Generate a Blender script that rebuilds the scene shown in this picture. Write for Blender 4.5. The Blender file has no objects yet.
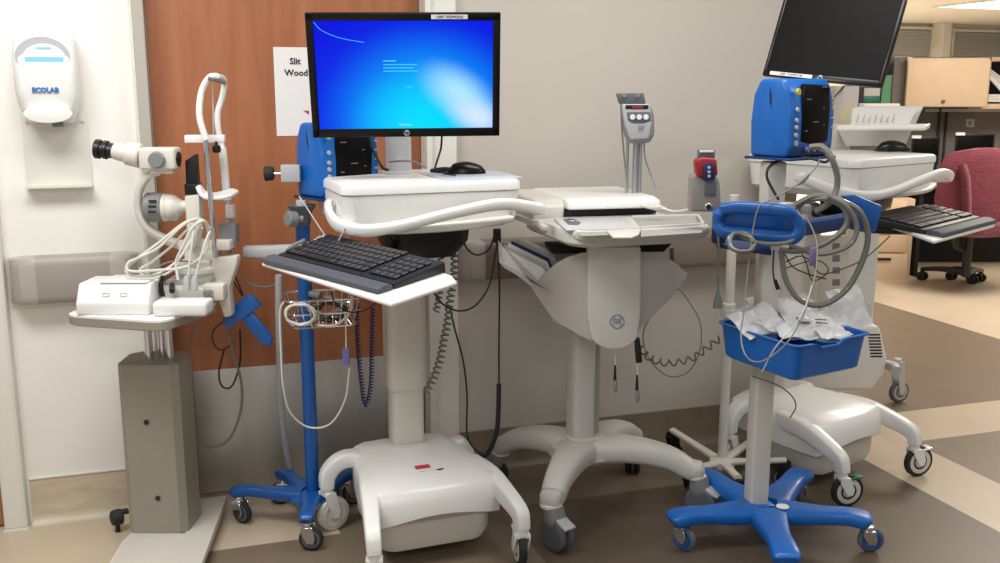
import bpy, bmesh, math, random
from mathutils import Vector as V, Matrix
random.seed(7)
C = bpy.context.scene
COL = C.collection
R = math.radians
# ------------------------------------------------------------------ camera
F, PITCH, YAW, H = 980.0, R(11.0), R(18.0), 1.4
fw = V((math.sin(YAW)*math.cos(PITCH), math.cos(YAW)*math.cos(PITCH), -math.sin(PITCH)))
rt = V((math.cos(YAW), -math.sin(YAW), 0))
up = rt.cross(fw)
cd = bpy.data.cameras.new('camera'); cam = bpy.data.objects.new('camera', cd); COL.objects.link(cam)
cam.location = (0, 0, H); cam.rotation_euler = (math.pi/2-PITCH, 0, -YAW)
cd.sensor_width = 36; cd.lens = 36*F/1000; cd.clip_end = 60
C.camera = cam
def ray(px, py): return fw + rt*((px-500)/F) - up*((py-281.5)/F)
def Pd(px, py, d): r = ray(px, py); return V((0, 0, H)) + r*d                 # at a distance
def Pz(px, py, z): r = ray(px, py); return V((0, 0, H)) + r*((z-H)/r.z)       # on a level
def Py(px, py, y): r = ray(px, py); return V((0, 0, H)) + r*(y/r.y)           # on the wall's plane
# ------------------------------------------------------------------ materials
def lin(c):
    return tuple(((v/255)/12.92 if v/255 <= .04045 else ((v/255+.055)/1.055)**2.4) for v in c) + (1,)
MT = {}
def mat(name, rgb, rough=.5, metal=0., noise=0., nscale=8., spec=.5, bump=0., stretch=(1, 1, 1), alpha=1., coat=0., trans=0., rgb2=None, sheen=0):
    m = bpy.data.materials.new(name); m.use_nodes = True; MT[name] = m
    nt = m.node_tree; b = nt.nodes['Principled BSDF']
    b.inputs['Base Color'].default_value = lin(rgb)
    b.inputs['Roughness'].default_value = rough; b.inputs['Metallic'].default_value = metal
    b.inputs['Specular IOR Level'].default_value = spec
    b.inputs['Alpha'].default_value = alpha; b.inputs['Coat Weight'].default_value = coat
    b.inputs['Transmission Weight'].default_value = trans
    if sheen: b.inputs['Sheen Weight'].default_value = sheen
    tc = nt.nodes.new('ShaderNodeTexCoord'); mp = nt.nodes.new('ShaderNodeMapping'); mp.inputs['Scale'].default_value = stretch
    nz = nt.nodes.new('ShaderNodeTexNoise'); nz.inputs['Scale'].default_value = nscale; nz.inputs['Detail'].default_value = 5
    nt.links.new(tc.outputs['Object'], mp.inputs[0]); nt.links.new(mp.outputs[0], nz.inputs['Vector'])
    if noise or rgb2:
        mx = nt.nodes.new('ShaderNodeMix'); mx.data_type = 'RGBA'
        c = lin(rgb); c2 = lin(rgb2) if rgb2 else tuple(v*(1-noise) for v in c[:3])+(1,)
        mx.inputs['A'].default_value = c; mx.inputs['B'].default_value = c2
        rp = nt.nodes.new('ShaderNodeMapRange'); rp.inputs[1].default_value = .35; rp.inputs[2].default_value = .65
        nt.links.new(nz.outputs['Fac'], rp.inputs[0]); nt.links.new(rp.outputs[0], mx.inputs['Factor'])
        nt.links.new(mx.outputs['Result'], b.inputs['Base Color'])
    if bump:
        bp = nt.nodes.new('ShaderNodeBump'); bp.inputs['Strength'].default_value = bump; bp.inputs['Distance'].default_value = .01
        nt.links.new(nz.outputs['Fac'], bp.inputs['Height']); nt.links.new(bp.outputs[0], b.inputs['Normal'])
    return m
def emis(name, rgb, s):
    m = bpy.data.materials.new(name); m.use_nodes = True; MT[name] = m
    b = m.node_tree.nodes['Principled BSDF']; b.inputs['Base Color'].default_value = (0, 0, 0, 1)
    b.inputs['Emission Color'].default_value = lin(rgb); b.inputs['Emission Strength'].default_value = s
    return m
mat('wall_paint', (196, 189, 179), .75, noise=.03, nscale=3)
mat('wall_panel', (238, 236, 230), .55, noise=.02, nscale=3)
mat('trim_white', (226, 224, 216), .45)
mat('jamb_grey', (176, 172, 162), .4)
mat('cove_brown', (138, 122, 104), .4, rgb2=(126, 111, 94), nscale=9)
mat('cove', (204, 192, 168), .4, rgb2=(188, 174, 150), nscale=9, stretch=(1, 1, 3))
mat('rail_grey', (160, 152, 145), .45, noise=.04)
mat('rail_cap', (176, 170, 162), .4)
mat('wood', (172, 110, 74), .42, rgb2=(158, 97, 63), nscale=5, stretch=(5, 5, .5))
mat('steel', (206, 202, 196), .42, metal=.75, noise=.15, nscale=3, stretch=(4, 4, .6))
mat('chrome', (225, 225, 228), .14, metal=1.)
mat('alu', (190, 192, 196), .35, metal=.85)
mat('silver', (200, 201, 202), .4, metal=.2)
mat('white', (234, 234, 231), .35, noise=.015, coat=.15)
mat('cream', (216, 212, 202), .4, noise=.02)
mat('putty', (150, 144, 130), .5, noise=.03)
mat('ge_white', (205, 203, 196), .42, noise=.02)
mat('ge_grey', (158, 157, 152), .5, noise=.03)
mat('slate_blue', (112, 128, 150), .5)
mat('rail_shaded', (132, 117, 107), .45, noise=.04)  # same guard rail as rail_grey, shade behind the trolleys put in the colour
mat('ge_dark', (188, 182, 176), .5, noise=.03)
mat('slate', (92, 97, 104), .5)
mat('grey', (126, 128, 130), .5)
mat('grey_light', (178, 180, 182), .45)
mat('black', (16, 16, 18), .4)
mat('black_gloss', (9, 9, 11), .28, spec=.35)
mat('screen_off', (8, 7, 7), .45, spec=.12)
mat('rubber', (38, 38, 40), .7)
mat('kb_black', (24, 25, 28), .45)
mat('key_black', (20, 21, 24), .42)
mat('wrist_grey', (72, 76, 84), .6)
mat('blue', (6, 84, 160), .38, noise=.04, coat=.2)
mat('blue_dark', (8, 50, 104), .4)
mat('blue_bright', (4, 98, 184), .38, noise=.03, coat=.2)
mat('navy', (26, 32, 92), .5)
mat('yellow', (214, 190, 50), .4)
mat('green', (30, 104, 74), .45)
mat('red', (184, 32, 40), .4)
mat('purple', (120, 116, 190), .4)
mat('purple_dull', (122, 104, 150), .4)
mat('cable_white', (214, 212, 204), .45)
mat('cable_grey', (128, 127, 122), .5)
mat('hose_grey', (112, 112, 106), .45, coat=.3)
mat('cable_black', (18, 18, 20), .45)
mat('paper', (232, 230, 228), .8)
mat('paper_grey', (196, 192, 186), .8)
mat('ink', (30, 28, 30), .7)
mat('ink_blue', (40, 110, 180), .6)
mat('ink_grey', (130, 130, 134), .7)
mat('ink_red', (190, 50, 74), .6)
mat('cyan_label', (130, 200, 222), .5)
mat('mouse_pad', (190, 196, 208), .7)
mat('maroon', (122, 42, 58), .85, rgb2=(90, 28, 42), nscale=30, stretch=(1, 1, 5), bump=.5, sheen=.3)
mat('wood_light', (232, 204, 170), .5, noise=.05)
mat('beige_metal', (216, 190, 158), .45)
mat('cubicle', (120, 116, 110), .9, noise=.1, nscale=60)
mat('dark_void', (26, 24, 24), .8)
mat('window_glass', (150, 160, 166), .15, spec=.6)
mat('blind', (214, 216, 214), .6)
mat('ceiling', (240, 236, 228), .8, noise=.02)
mat('folder_green', (96, 148, 110), .7)
mat('plastic_clear', (235, 238, 240), .12, alpha=.34, spec=.8, bump=.8, nscale=28)
mat('bag_pack', (226, 228, 230), .22, alpha=.75, spec=.8, bump=.9, nscale=22)
mat('clear_tube', (190, 194, 196), .2, alpha=.6)
emis('lamp_panel', (255, 250, 238), 3.2)
emis('led_red', (200, 60, 50), .5)
# floor: brown vinyl laid with pale bands (real pattern on the floor)
def floor_mat():
    m = bpy.data.materials.new('floor_vinyl'); m.use_nodes = True; MT['floor'] = m
    nt = m.node_tree; b = nt.nodes['Principled BSDF']; N = nt.nodes.new; L = nt.links.new
    b.inputs['Roughness'].default_value = .4; b.inputs['Specular IOR Level'].default_value = .35
    tc = N('ShaderNodeTexCoord'); sx = N('ShaderNodeSeparateXYZ'); L(tc.outputs['Object'], sx.inputs[0])
    def band(sock, lo, hi):
        a = N('ShaderNodeMath'); a.operation = 'GREATER_THAN'; a.inputs[1].default_value = lo; L(sock, a.inputs[0])
        c = N('ShaderNodeMath'); c.operation = 'LESS_THAN'; c.inputs[1].default_value = hi; L(sock, c.inputs[0])
        d = N('ShaderNodeMath'); d.operation = 'MULTIPLY'; L(a.outputs[0], d.inputs[0]); L(c.outputs[0], d.inputs[1]); return d.outputs[0]
    def op(o, a, c):
        d = N('ShaderNodeMath'); d.operation = o; L(a, d.inputs[0]); L(c, d.inputs[1]); return d.outputs[0]
    X, Y = sx.outputs[0], sx.outputs[1]
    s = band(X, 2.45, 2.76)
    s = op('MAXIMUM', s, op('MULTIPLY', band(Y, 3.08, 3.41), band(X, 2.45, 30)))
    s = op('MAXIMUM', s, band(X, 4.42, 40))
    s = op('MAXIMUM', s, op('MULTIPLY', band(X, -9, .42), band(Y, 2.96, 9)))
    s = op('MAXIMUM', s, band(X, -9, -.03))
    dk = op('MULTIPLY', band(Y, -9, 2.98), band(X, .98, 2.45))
    nz = N('ShaderNodeTexNoise'); nz.inputs['Scale'].default_value = 5; nz.inputs['Detail'].default_value = 8; L(tc.outputs['Object'], nz.inputs['Vector'])
    def mixc(fac, a, c):
        x = N('ShaderNodeMix'); x.data_type = 'RGBA'; L(fac, x.inputs['Factor'])
        for k, v in (('A', a), ('B', c)):
            if isinstance(v, tuple): x.inputs[k].default_value = v
            else: L(v, x.inputs[k])
        return x.outputs['Result']
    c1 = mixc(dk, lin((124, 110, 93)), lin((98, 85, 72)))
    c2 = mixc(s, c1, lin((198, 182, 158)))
    hsv = N('ShaderNodeHueSaturation'); L(c2, hsv.inputs['Color'])
    mr = N('ShaderNodeMapRange'); mr.inputs[3].default_value = .9; mr.inputs[4].default_value = 1.08; L(nz.outputs['Fac'], mr.inputs[0]); L(mr.outputs[0], hsv.inputs['Value'])
    L(hsv.outputs[0], b.inputs['Base Color'])
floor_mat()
# desktop picture on the lit screen (a screen gives off light)
def screen_mat():
    m = bpy.data.materials.new('screen_lit'); m.use_nodes = True; MT['screen_lit'] = m
    nt = m.node_tree; b = nt.nodes['Principled BSDF']; N = nt.nodes.new; L = nt.links.new
    b.inputs['Base Color'].default_value = (.002, .002, .004, 1); b.inputs['Roughness'].default_value = .5; b.inputs['Specular IOR Level'].default_value = .1
    tc = N('ShaderNodeTexCoord')
    def glow(x, z, sx, sz, rot=0):
        mp = N('ShaderNodeMapping'); mp.vector_type = 'TEXTURE'
        mp.inputs['Location'].default_value = (x, 0, z); mp.inputs['Scale'].default_value = (sx, 5, sz); mp.inputs['Rotation'].default_value = (0, R(rot), 0)
        L(tc.outputs['Object'], mp.inputs[0])
        g = N('ShaderNodeTexGradient'); g.gradient_type = 'SPHERICAL'; L(mp.outputs[0], g.inputs[0])
        r = N('ShaderNodeMapRange'); r.interpolation_type = 'SMOOTHSTEP'; L(g.outputs['Fac'], r.inputs[0]); return r.outputs[0]
    def mixc(fac, a, c):
        x = N('ShaderNodeMix'); x.data_type = 'RGBA'; L(fac, x.inputs['Factor'])
        if isinstance(a, tuple): x.inputs['A'].default_value = a
        else: L(a, x.inputs['A'])
        x.inputs['B'].default_value = c; return x.outputs['Result']
    c = mixc(glow(.05, -.17, .46, .4), lin((0, 14, 225)), lin((0, 96, 255)))
    c = mixc(glow(.06, -.12, .32, .29), c, lin((0, 190, 255)))
    c = mixc(glow(.05, -.15, .24, .2), c, lin((0, 222, 255)))
    c = mixc(glow(.15, -.05, .15, .085, 35), c, lin((175, 232, 255)))
    c = mixc(glow(.205, -.12, .12, .07, 25), c, lin((215, 235, 255)))
    L(c, b.inputs['Emission Color']); b.inputs['Emission Strength'].default_value = 1.0
screen_mat()
# ------------------------------------------------------------------ mesh helpers
def T(x=0, y=0, z=0, rz=0, rx=0, ry=0):
    return Matrix.Translation((x, y, z)) @ Matrix.Rotation(rz, 4, 'Z') @ Matrix.Rotation(ry, 4, 'Y') @ Matrix.Rotation(rx, 4, 'X')
def frame(o, x, y, z):
    m = Matrix.Identity(4)
    for i, v in enumerate((x, y, z, o)):
        for k in range(3): m[k][i] = v[k]
    return m
CR = R(-18)      # turned like the viewer
def smooth_path(pts, n=6, closed=False):
    pts = [V(p) for p in pts]
    if len(pts) < 3: return pts
    out = []; m = len(pts); rng = m if closed else m-1
    for i in range(rng):
        p0 = pts[(i-1) % m] if (closed or i > 0) else pts[0]*2-pts[1]
        p1 = pts[i]; p2 = pts[(i+1) % m]
        p3 = pts[(i+2) % m] if (closed or i+2 < m) else pts[-1]*2-pts[-2]
        for k in range(n):
            t = k/n
            out.append(.5*((2*p1)+(p2-p0)*t+(2*p0-5*p1+4*p2-p3)*t*t+(3*p1-3*p2+p3-p0)*t**3))
    if not closed: out.append(pts[-1])
    return out
class MB:
    def __init__(s): s.bm = bmesh.new()
    def _add(s, other, M=None):
        me = bpy.data.meshes.new('_t'); other.to_mesh(me); other.free()
        if M is not None: me.transform(M)
        s.bm.from_mesh(me); bpy.data.meshes.remove(me); return s
    def box(s, w, d, h, M=None, bev=.0, seg=2, taper=None):   # centred in x, y; from z=0 up
        b = bmesh.new(); bmesh.ops.create_cube(b, size=1)
        for v in b.verts:
            v.co.x *= w; v.co.y *= d; v.co.z = (v.co.z+.5)*h
            if taper and v.co.z < h/2: v.co.x *= taper[0]; v.co.y *= taper[1]
        if bev: bmesh.ops.bevel(b, geom=list(b.edges), offset=min(bev, w*.49, d*.49, h*.49), segments=seg, profile=.5, affect='EDGES')
        return s._add(b, M)
    def prism(s, poly, ext, bev=0., seg=2):     # poly: 3D points, ext: vector
        b = bmesh.new(); ext = V(ext); vs = [b.verts.new(V(p)) for p in poly]; n = len(vs)
        ws = [b.verts.new(V(p)+ext) for p in poly]
        b.faces.new(vs); b.faces.new(ws[::-1])
        for i in range(n): b.faces.new((vs[i], ws[i], ws[(i+1) % n], vs[(i+1) % n]))
        bmesh.ops.recalc_face_normals(b, faces=b.faces)
        if bev: bmesh.ops.bevel(b, geom=list(b.edges), offset=bev, segments=seg, profile=.5, affect='EDGES', clamp_overlap=True)
        return s._add(b)
    def lathe(s, prof, M=None, n=24):           # (r, z) profile about Z
        b = bmesh.new(); rings = []
        for r, z in prof:
            rings.append([b.verts.new((max(r, 1e-5)*math.cos(2*math.pi*i/n), max(r, 1e-5)*math.sin(2*math.pi*i/n), z)) for i in range(n)])
        for a, c in zip(rings, rings[1:]):
            for i in range(n): b.faces.new((a[i], a[(i+1) % n], c[(i+1) % n], c[i]))
        b.faces.new(rings[0][::-1]); b.faces.new(rings[-1])
        bmesh.ops.recalc_face_normals(b, faces=b.faces)
        return s._add(b, M)
    def cyl(s, a, c, r, r2=None, n=20):
        a, c = V(a), V(c); d = c-a; L = d.length; q = d.to_track_quat('Z', 'Y').to_matrix().to_4x4()
        r2 = r if r2 is None else r2; e = min(r, r2, L)*.12
        return s.lathe([(r-e, 0), (r, e), (r2, L-e), (r2-e, L)], Matrix.Translation(a) @ q, n)
    def sweep(s, pts, prof, scales=None, upv=(0, 0, 1), cap=True, closed=False):
        # prof: list of (side, up) offsets; scales: per point (sx, sz)
        pts = [V(p) for p in pts]; n = len(pts); b = bmesh.new(); rings = []; upv = V(upv); prev = None
        for i, p in enumerate(pts):
            if closed: t = pts[(i+1) % n]-pts[i-1]
            else: t = pts[min(i+1, n-1)]-pts[max(i-1, 0)]
            t = t.normalized() if t.length > 1e-9 else V((1, 0, 0))
            if prev is None:
                sd = t.cross(upv)
                if sd.length < .05: sd = t.cross(V((0, 1, 0)))
            else: sd = prev - t*prev.dot(t)
            sd.normalize(); prev = sd; u = sd.cross(t)
            sc = scales[i] if scales else (1, 1)
            rings.append([b.verts.new(p+sd*x*sc[0]+u*z*sc[1]) for x, z in prof])
        m = len(prof)
        for k in range(n if closed else n-1):
            a, c = rings[k], rings[(k+1) % n]
            for i in range(m): b.faces.new((a[i], a[(i+1) % m], c[(i+1) % m], c[i]))
        if cap and not closed: b.faces.new(rings[0][::-1]); b.faces.new(rings[-1])
        bmesh.ops.recalc_face_normals(b, faces=b.faces)
        return s._add(b)
    def tube(s, pts, r, n=8, sm=6, closed=False):
        pts = smooth_path(pts, sm, closed) if sm else [V(p) for p in pts]
        return s.sweep(pts, [(r*math.cos(2*math.pi*i/n), r*math.sin(2*math.pi*i/n)) for i in range(n)], closed=closed)
    def arm(s, pts, w, h, sm=6, n=20, e=3.2, upv=(0, 0, 1)):   # soft rectangular arm; w, h per control point
        cp = smooth_path(pts, sm); ws = smooth_path([(a, c, 0) for a, c in zip(w, h)], sm)
        prof = []
        for i in range(n):
            t = 2*math.pi*i/n; c, q = math.cos(t), math.sin(t)
            prof.append((.5*math.copysign(abs(c)**(2/e), c), .5*math.copysign(abs(q)**(2/e), q)))
        return s.sweep(cp, prof, [(a.x, a.y) for a in ws], upv)
    def coil(s, pts, R0, r, turns, n=6, per=10):
        path = smooth_path(pts, 8); L = [0]
        for a, c in zip(path, path[1:]): L.append(L[-1]+(c-a).length)
        out = []; N = turns*per; j = 0
        for k in range(N+1):
            d = L[-1]*k/N
            while j < len(L)-2 and L[j+1] < d: j += 1
            f = (d-L[j])/max(L[j+1]-L[j], 1e-9); p = path[j].lerp(path[j+1], f); t = (path[j+1]-path[j]).normalized()
            sd = t.cross(V((0, 1, .1))).normalized(); u = sd.cross(t)
            a = 2*math.pi*k/per; out.append(p+sd*R0*math.cos(a)+u*R0*math.sin(a))
        return s.tube(out, r, n, 0)
    def loft(s, rings, M=None, cap=True):
        b = bmesh.new(); rr = [[b.verts.new(V(p)) for p in r] for r in rings]; m = len(rr[0])
        for a, c in zip(rr, rr[1:]):
            for i in range(m): b.faces.new((a[i], a[(i+1) % m], c[(i+1) % m], c[i]))
        if cap: b.faces.new(rr[0][::-1]); b.faces.new(rr[-1])
        bmesh.ops.recalc_face_normals(b, faces=b.faces)
        return s._add(b, M)
    def text(s, body, size, M, depth=.0006, bold=0.):
        cu = bpy.data.curves.new('_x', 'FONT'); cu.body = body; cu.size = size; cu.extrude = depth; cu.align_x = 'CENTER'; cu.align_y = 'CENTER'
        cu.offset = bold; cu.resolution_u = 2
        o = bpy.data.objects.new('_x', cu); COL.objects.link(o)
        me = bpy.data.meshes.new_from_object(o.evaluated_get(bpy.context.evaluated_depsgraph_get())); me.transform(M)
        s.bm.from_mesh(me); bpy.data.meshes.remove(me); bpy.data.objects.remove(o); bpy.data.curves.remove(cu); return s
    def build(s, name, m, parent=None, smooth=True, label=None):
        me = bpy.data.meshes.new(name)
        if parent is not None: s.bm.transform(WM[parent.name].inverted())
        s.bm.to_mesh(me); s.bm.free(); me.materials.append(MT[m])
        if smooth:
            me.shade_smooth()
            try: me.set_sharp_from_angle(angle=R(38))
            except Exception: pass
        o = bpy.data.objects.new(name, me); COL.objects.link(o)
        if parent is not None: o.parent = parent; WM[o.name] = WM[parent.name].copy()
        else: WM[o.name] = Matrix.Identity(4)
        if label: o['label'] = label
        return o
WM = {}
def thing(name, label, cat, loc=(0, 0, 0), rz=0, group=None):
    o = bpy.data.objects.new(name, None); COL.objects.link(o); o.empty_display_size = .05
    o.location = loc; o.rotation_euler = (0, 0, rz); WM[o.name] = T(*loc, rz)
    o['label'] = label; o['category'] = cat
    if group: o['group'] = group
    return o
def single(mb, name, m, label, cat, group=None, smooth=True, kind=None):
    o = mb.build(name, m, None, smooth)
    # give it an origin on itself
    vs = [v.co for v in o.data.vertices]
    c = V((sum(v.x for v in vs)/len(vs), sum(v.y for v in vs)/len(vs), min(v.z for v in vs)))
    o.data.transform(Matrix.Translation(-c)); o.location = c
    o['label'] = label; o['category'] = cat
    if group: o['group'] = group
    if kind: o['kind'] = kind
    return o
def struct(name, mb, m, smooth=False, parent=None):
    o = mb.build(name, m, parent, smooth)
    if parent is None: o['kind'] = 'structure'
    return o
def copy_tree(o, parent=None):
    c = o.copy(); COL.objects.link(c); c.parent = parent
    for ch in list(o.children): copy_tree(ch, c)
    return c
def rect(cx, cy, w, h, z=0, r=0, n=4):      # rounded rectangle ring in XY
    if r <= 0: return [V((cx+a*w/2, cy+b*h/2, z)) for a, b in ((-1, -1), (1, -1), (1, 1), (-1, 1))]
    out = []
    for (sx, sy, a0) in ((1, -1, -90), (1, 1, 0), (-1, 1, 90), (-1, -1, 180)):
        for k in range(n+1):
            a = R(a0+90*k/n); out.append(V((cx+sx*(w/2-r)+r*math.cos(a), cy+sy*(h/2-r)+r*math.sin(a), z)))
    return out
TXT = lambda o, rz: Matrix.Translation(o) @ Matrix.Rotation(rz, 4, 'Z') @ Matrix.Rotation(math.pi/2, 4, 'X')   # upright text facing -Y turned by rz
# ================================================================== SETTING
YW = 3.35
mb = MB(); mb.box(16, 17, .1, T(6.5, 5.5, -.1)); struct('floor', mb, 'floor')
mb = MB(); mb.box(.47, .12, 2.45, T(-.35, YW+.06, 0)); struct('wall_left', mb, 'wall_panel')
mb = MB(); mb.box(1.42, .06, 2.45, T(1.625, YW+.03, 0)); mb.box(.98, .12, .36, T(.40, YW+.06, 2.09))
struct('wall_back', mb, 'wall_paint')
mb = MB(); mb.box(.06, 4.0, 2.45, T(2.305, YW+2.06, 0)); struct('wall_corner', mb, 'wall_paint')
mb = MB(); mb.box(1.2, .12, 2.45, T(-1.95, YW+.06, 0)); struct('wall_side', mb, 'wall_paint')
# cove bases
def cove(x0, x1, name, m_):
    mb = MB(); prof = [(YW, .152), (YW-.004, .15), (YW-.005, .03), (YW-.012, .012), (YW-.03, 0), (YW, 0)]
    mb.prism([V((x0, y, z)) for y, z in prof], (x1-x0, 0, 0)); return struct(name, mb, m_, True)
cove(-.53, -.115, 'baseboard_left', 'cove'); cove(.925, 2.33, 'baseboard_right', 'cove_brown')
mb = MB(); mb.prism([V((-.53, YW, .153)), V((-.53, YW-.007, .153)), V((-.53, YW-.007, .158)), V((-.53, YW, .158))], (.415, 0, 0)); struct('trim_1', mb, 'trim_white')
# door with frame
mb = MB(); mb.box(.035, .15, 2.09, T(-.0975, YW+.03, 0), .004); mb.box(.98, .15, .05, T(.40, YW+.03, 2.06), .004); struct('trim_2', mb, 'jamb_grey')
mb = MB(); mb.box(.1, .05, 2.13, T(.872, YW-.005, 0), .005); mb.box(.02, .15, 2.06, T(.82, YW+.03, 0), .002); mb.box(1.04, .05, .07, T(.40, YW-.005, 2.09), .004); struct('trim_3', mb, 'trim_white')
mb = MB(); mb.box(.012, .03, 2.1, T(-.12, YW-.006, 0), .002); struct('trim_4', mb, 'trim_white')
mb = MB(); mb.box(.885, .045, 2.04, T(.365, YW+.065, .012), .002); door = struct('door_1', mb, 'wood')
mb = MB(); mb.box(.80, .002, .444, T(.40, YW+.041, .016), .0008)
for x in (.03, .4, .77):
    for z in (.04, .44): mb.cyl((x, YW+.041, z), (x, YW+.037, z), .004, n=8)
mb.build('kick_plate', 'steel', door, label='brushed steel kick plate')
mb = MB(); mb.box(.9, .3, .02, T(.4, YW+.3, -.008)); 
# next doorway at the far left
mb = MB(); mb.box(.072, .07, 2.2, T(-.575, YW-.01, 0), .012); mb.box(.075, .076, .004, T(-.575, YW-.01, 0)); struct('trim_5', mb, 'trim_white')
mb = MB(); mb.box(.9, .045, 2.1, T(-1.068, YW+.02, .01)); struct('door_2', mb, 'wood')
# guard rail on the wall
def crash_rail(x0, x1, z0, z1, label, ends=(True, True), m_='rail_grey'):
    t = thing('crash_rail', label, 'crash rail', (x0, YW, z0))
    hh = z1-z0; pr = []
    for k in range(9):
        a = R(-90+180*k/8); pr.append((YW-.045-.03*math.copysign(abs(math.cos(a))**.5, math.cos(a)), z0+hh/2+hh/2*math.copysign(abs(math.sin(a))**.45, math.sin(a))))
    pr = [(YW, z0)]+pr+[(YW, z1)]
    a = x0+(.085 if ends[0] else 0); b = x1-(.085 if ends[1] else 0)
    mb = MB(); mb.prism([V((a, y, z)) for y, z in pr], (b-a, 0, 0)); mb.build('rail_cover', m_, t)
    for e, xa, xb in ((0, x0, a), (1, x1, b)):
        if ends[e]:
            mb = MB(); rings = []
            for f in (0, .06, .2, .45, 1):
                k = math.sin(math.pi/2*min(1, f*1.6))**.6 if f > 0 else .35
                rings.append([V((xa+(xb-xa)*f, YW+(y-YW)*k*1.01, z0+hh/2+(z-z0-hh/2)*(.9+.1*k)*1.01)) for y, z in pr])
            mb.loft(rings); mb.build('end_cap', 'rail_cap', t)
    return t
crash_rail(-.53, -.145, .745, .892, 'grey wall guard rail under the white soap dispenser', (True, True))
crash_rail(.925, 2.21, .735, .875, 'long grey wall guard rail behind the trolleys, colour darkened for shade', (True, True), 'rail_shaded')
# far part of the room
CEZ = 2.45
mb = MB(); mb.box(16, 12, .1, T(6.5, 9.2, CEZ)); struct('ceiling', mb, 'ceiling')
FW = 13.2
mb = MB(); mb.box(14, .15, CEZ, T(8, FW+.075, 0)); struct('wall_far', mb, 'ceiling')
mb = MB(); mb.box(.15, 11, CEZ, T(13.6, 8, 0)); struct('wall_right', mb, 'wall_paint')
def lamp(px, py, w, d):
    p = Pz(px, py, CEZ); t = thing('ceiling_light', 'bright recessed ceiling light panel in the far room', 'light', (p.x, p.y, CEZ-.02))
    mb = MB(); o = T(p.x, p.y, CEZ-.02)
    for a, b, c, e in ((0, -d/2, w+.04, .04), (0, d/2, w+.04, .04), (-w/2, 0, .04, d), (w/2, 0, .04, d)): mb.box(c, e, .02, o @ T(a, b, 0), .003)
    mb.build('light_frame', 'trim_white', t)
    mb = MB(); mb.box(w-.03, d-.03, .012, o @ T(0, 0, .004)); mb.build('diffuser', 'lamp_panel', t)
lamp(1016, 4, 1.5, 1.1)
# interior windows with blinds in the far wall
def far_window(n, x0, x1, y0, y1):
    a = Py(x0, y1, FW); b = Py(x1, y0, FW); w = b.x-a.x; h = b.z-a.z; cx = (a.x+b.x)/2
    mb = MB(); mb.box(w, .03, h, T(cx, FW-.01, a.z)); o = struct('window_%d' % n, mb, 'window_glass')
    mb = MB(); k = 18
    for i in range(k): mb.box(w-.06, .03, .006, T(cx, FW-.05, a.z+.03+(h-.06)*i/(k-1)) @ Matrix.Rotation(R(35), 4, 'X'))
    mb.build('blind', 'blind', o)
    mb = MB()
    for z in (a.z-.03, b.z): mb.box(w+.1, .08, .04, T(cx, FW-.05, z), .004)
    for x in (a.x-.03, b.x+.03): mb.box(.05, .08, h, T(x, FW-.05, a.z), .004)
    mb.build('window_frame', 'trim_white', o)
far_window(1, 886, 932, 30, 57); far_window(2, 949, 1004, 33, 62)
mb = MB(); p = Py(940, 60, FW-.2); mb.box(.16, .3, CEZ, T(p.x, FW-.17, 0), .01); struct('trim_6', mb, 'trim_white')
# ================================================================== COMPUTER CARTS
def add_caster(parent, x, y, ztop, rw, ang, wm='grey_light', tire='rubber', fork='white', ww=.026, off=.025, pedal=None, M=Matrix.Identity(4)):
    """swivel caster in the frame M; stem at x, y; wheel trails by off in direction ang"""
    t = MB(); dx, dy = math.cos(ang), math.sin(ang)
    F0 = M @ T(x, y, 0, ang)
    t.lathe([(.004, ztop+.002), (.017, ztop), (.02, ztop-.012), (.018, ztop-.02)], M @ T(x, y, 0), 16)
    side = ww/2+.006
    for s in (-1, 1):
        poly = [F0 @ V((-.016, s*side, ztop-.012)), F0 @ V((.02, s*side, ztop-.012)), F0 @ V((off+.016, s*side, rw+.008)), F0 @ V((off+.01, s*side, rw-.012)), F0 @ V((off-.012, s*side, rw-.01)), F0 @ V((-.016, s*side, ztop-.03))]
        t.prism(poly, (M.to_3x3() @ V((-dy*s*.005, dx*s*.005, 0))), .001, 1)
    t.box(.036, ww+.016, .014, F0 @ T(.002, 0, ztop-.026), .004)
    c = t.build('caster', fork, parent)
    w = MB(); Wm = F0 @ T(off, 0, rw) @ Matrix.Rotation(math.pi/2, 4, 'X')
    w.lathe([(rw*.8, -ww/2), (rw*.93, -ww/2+.002), (rw, -ww/4), (rw, ww/4), (rw*.95, ww/2-.002), (rw*.8, ww/2)], Wm, 28)
    wo = w.build('tyre', tire, c)
    w = MB(); w.lathe([(rw*.2, -ww/2-.004), (rw*.3, -ww/2-.003), (rw*.4, -ww/2+.001), (rw*.7, -ww/2-.002), (rw*.8, -ww/2+.001), (rw*.8, ww/2-.001), (rw*.7, ww/2+.002), (rw*.4, ww/2-.001), (rw*.3, ww/2+.003), (rw*.2, ww/2+.004)], Wm, 24)
    w.build('wheel_hub', wm, c)
    if pedal:
        p = MB(); p.box(.05, ww+.014, .008, F0 @ T(.045, 0, ztop-.022) @ Matrix.Rotation(R(-8), 4, 'Y'), .004); p.build('brake_pedal', pedal, c)
    return c
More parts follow.
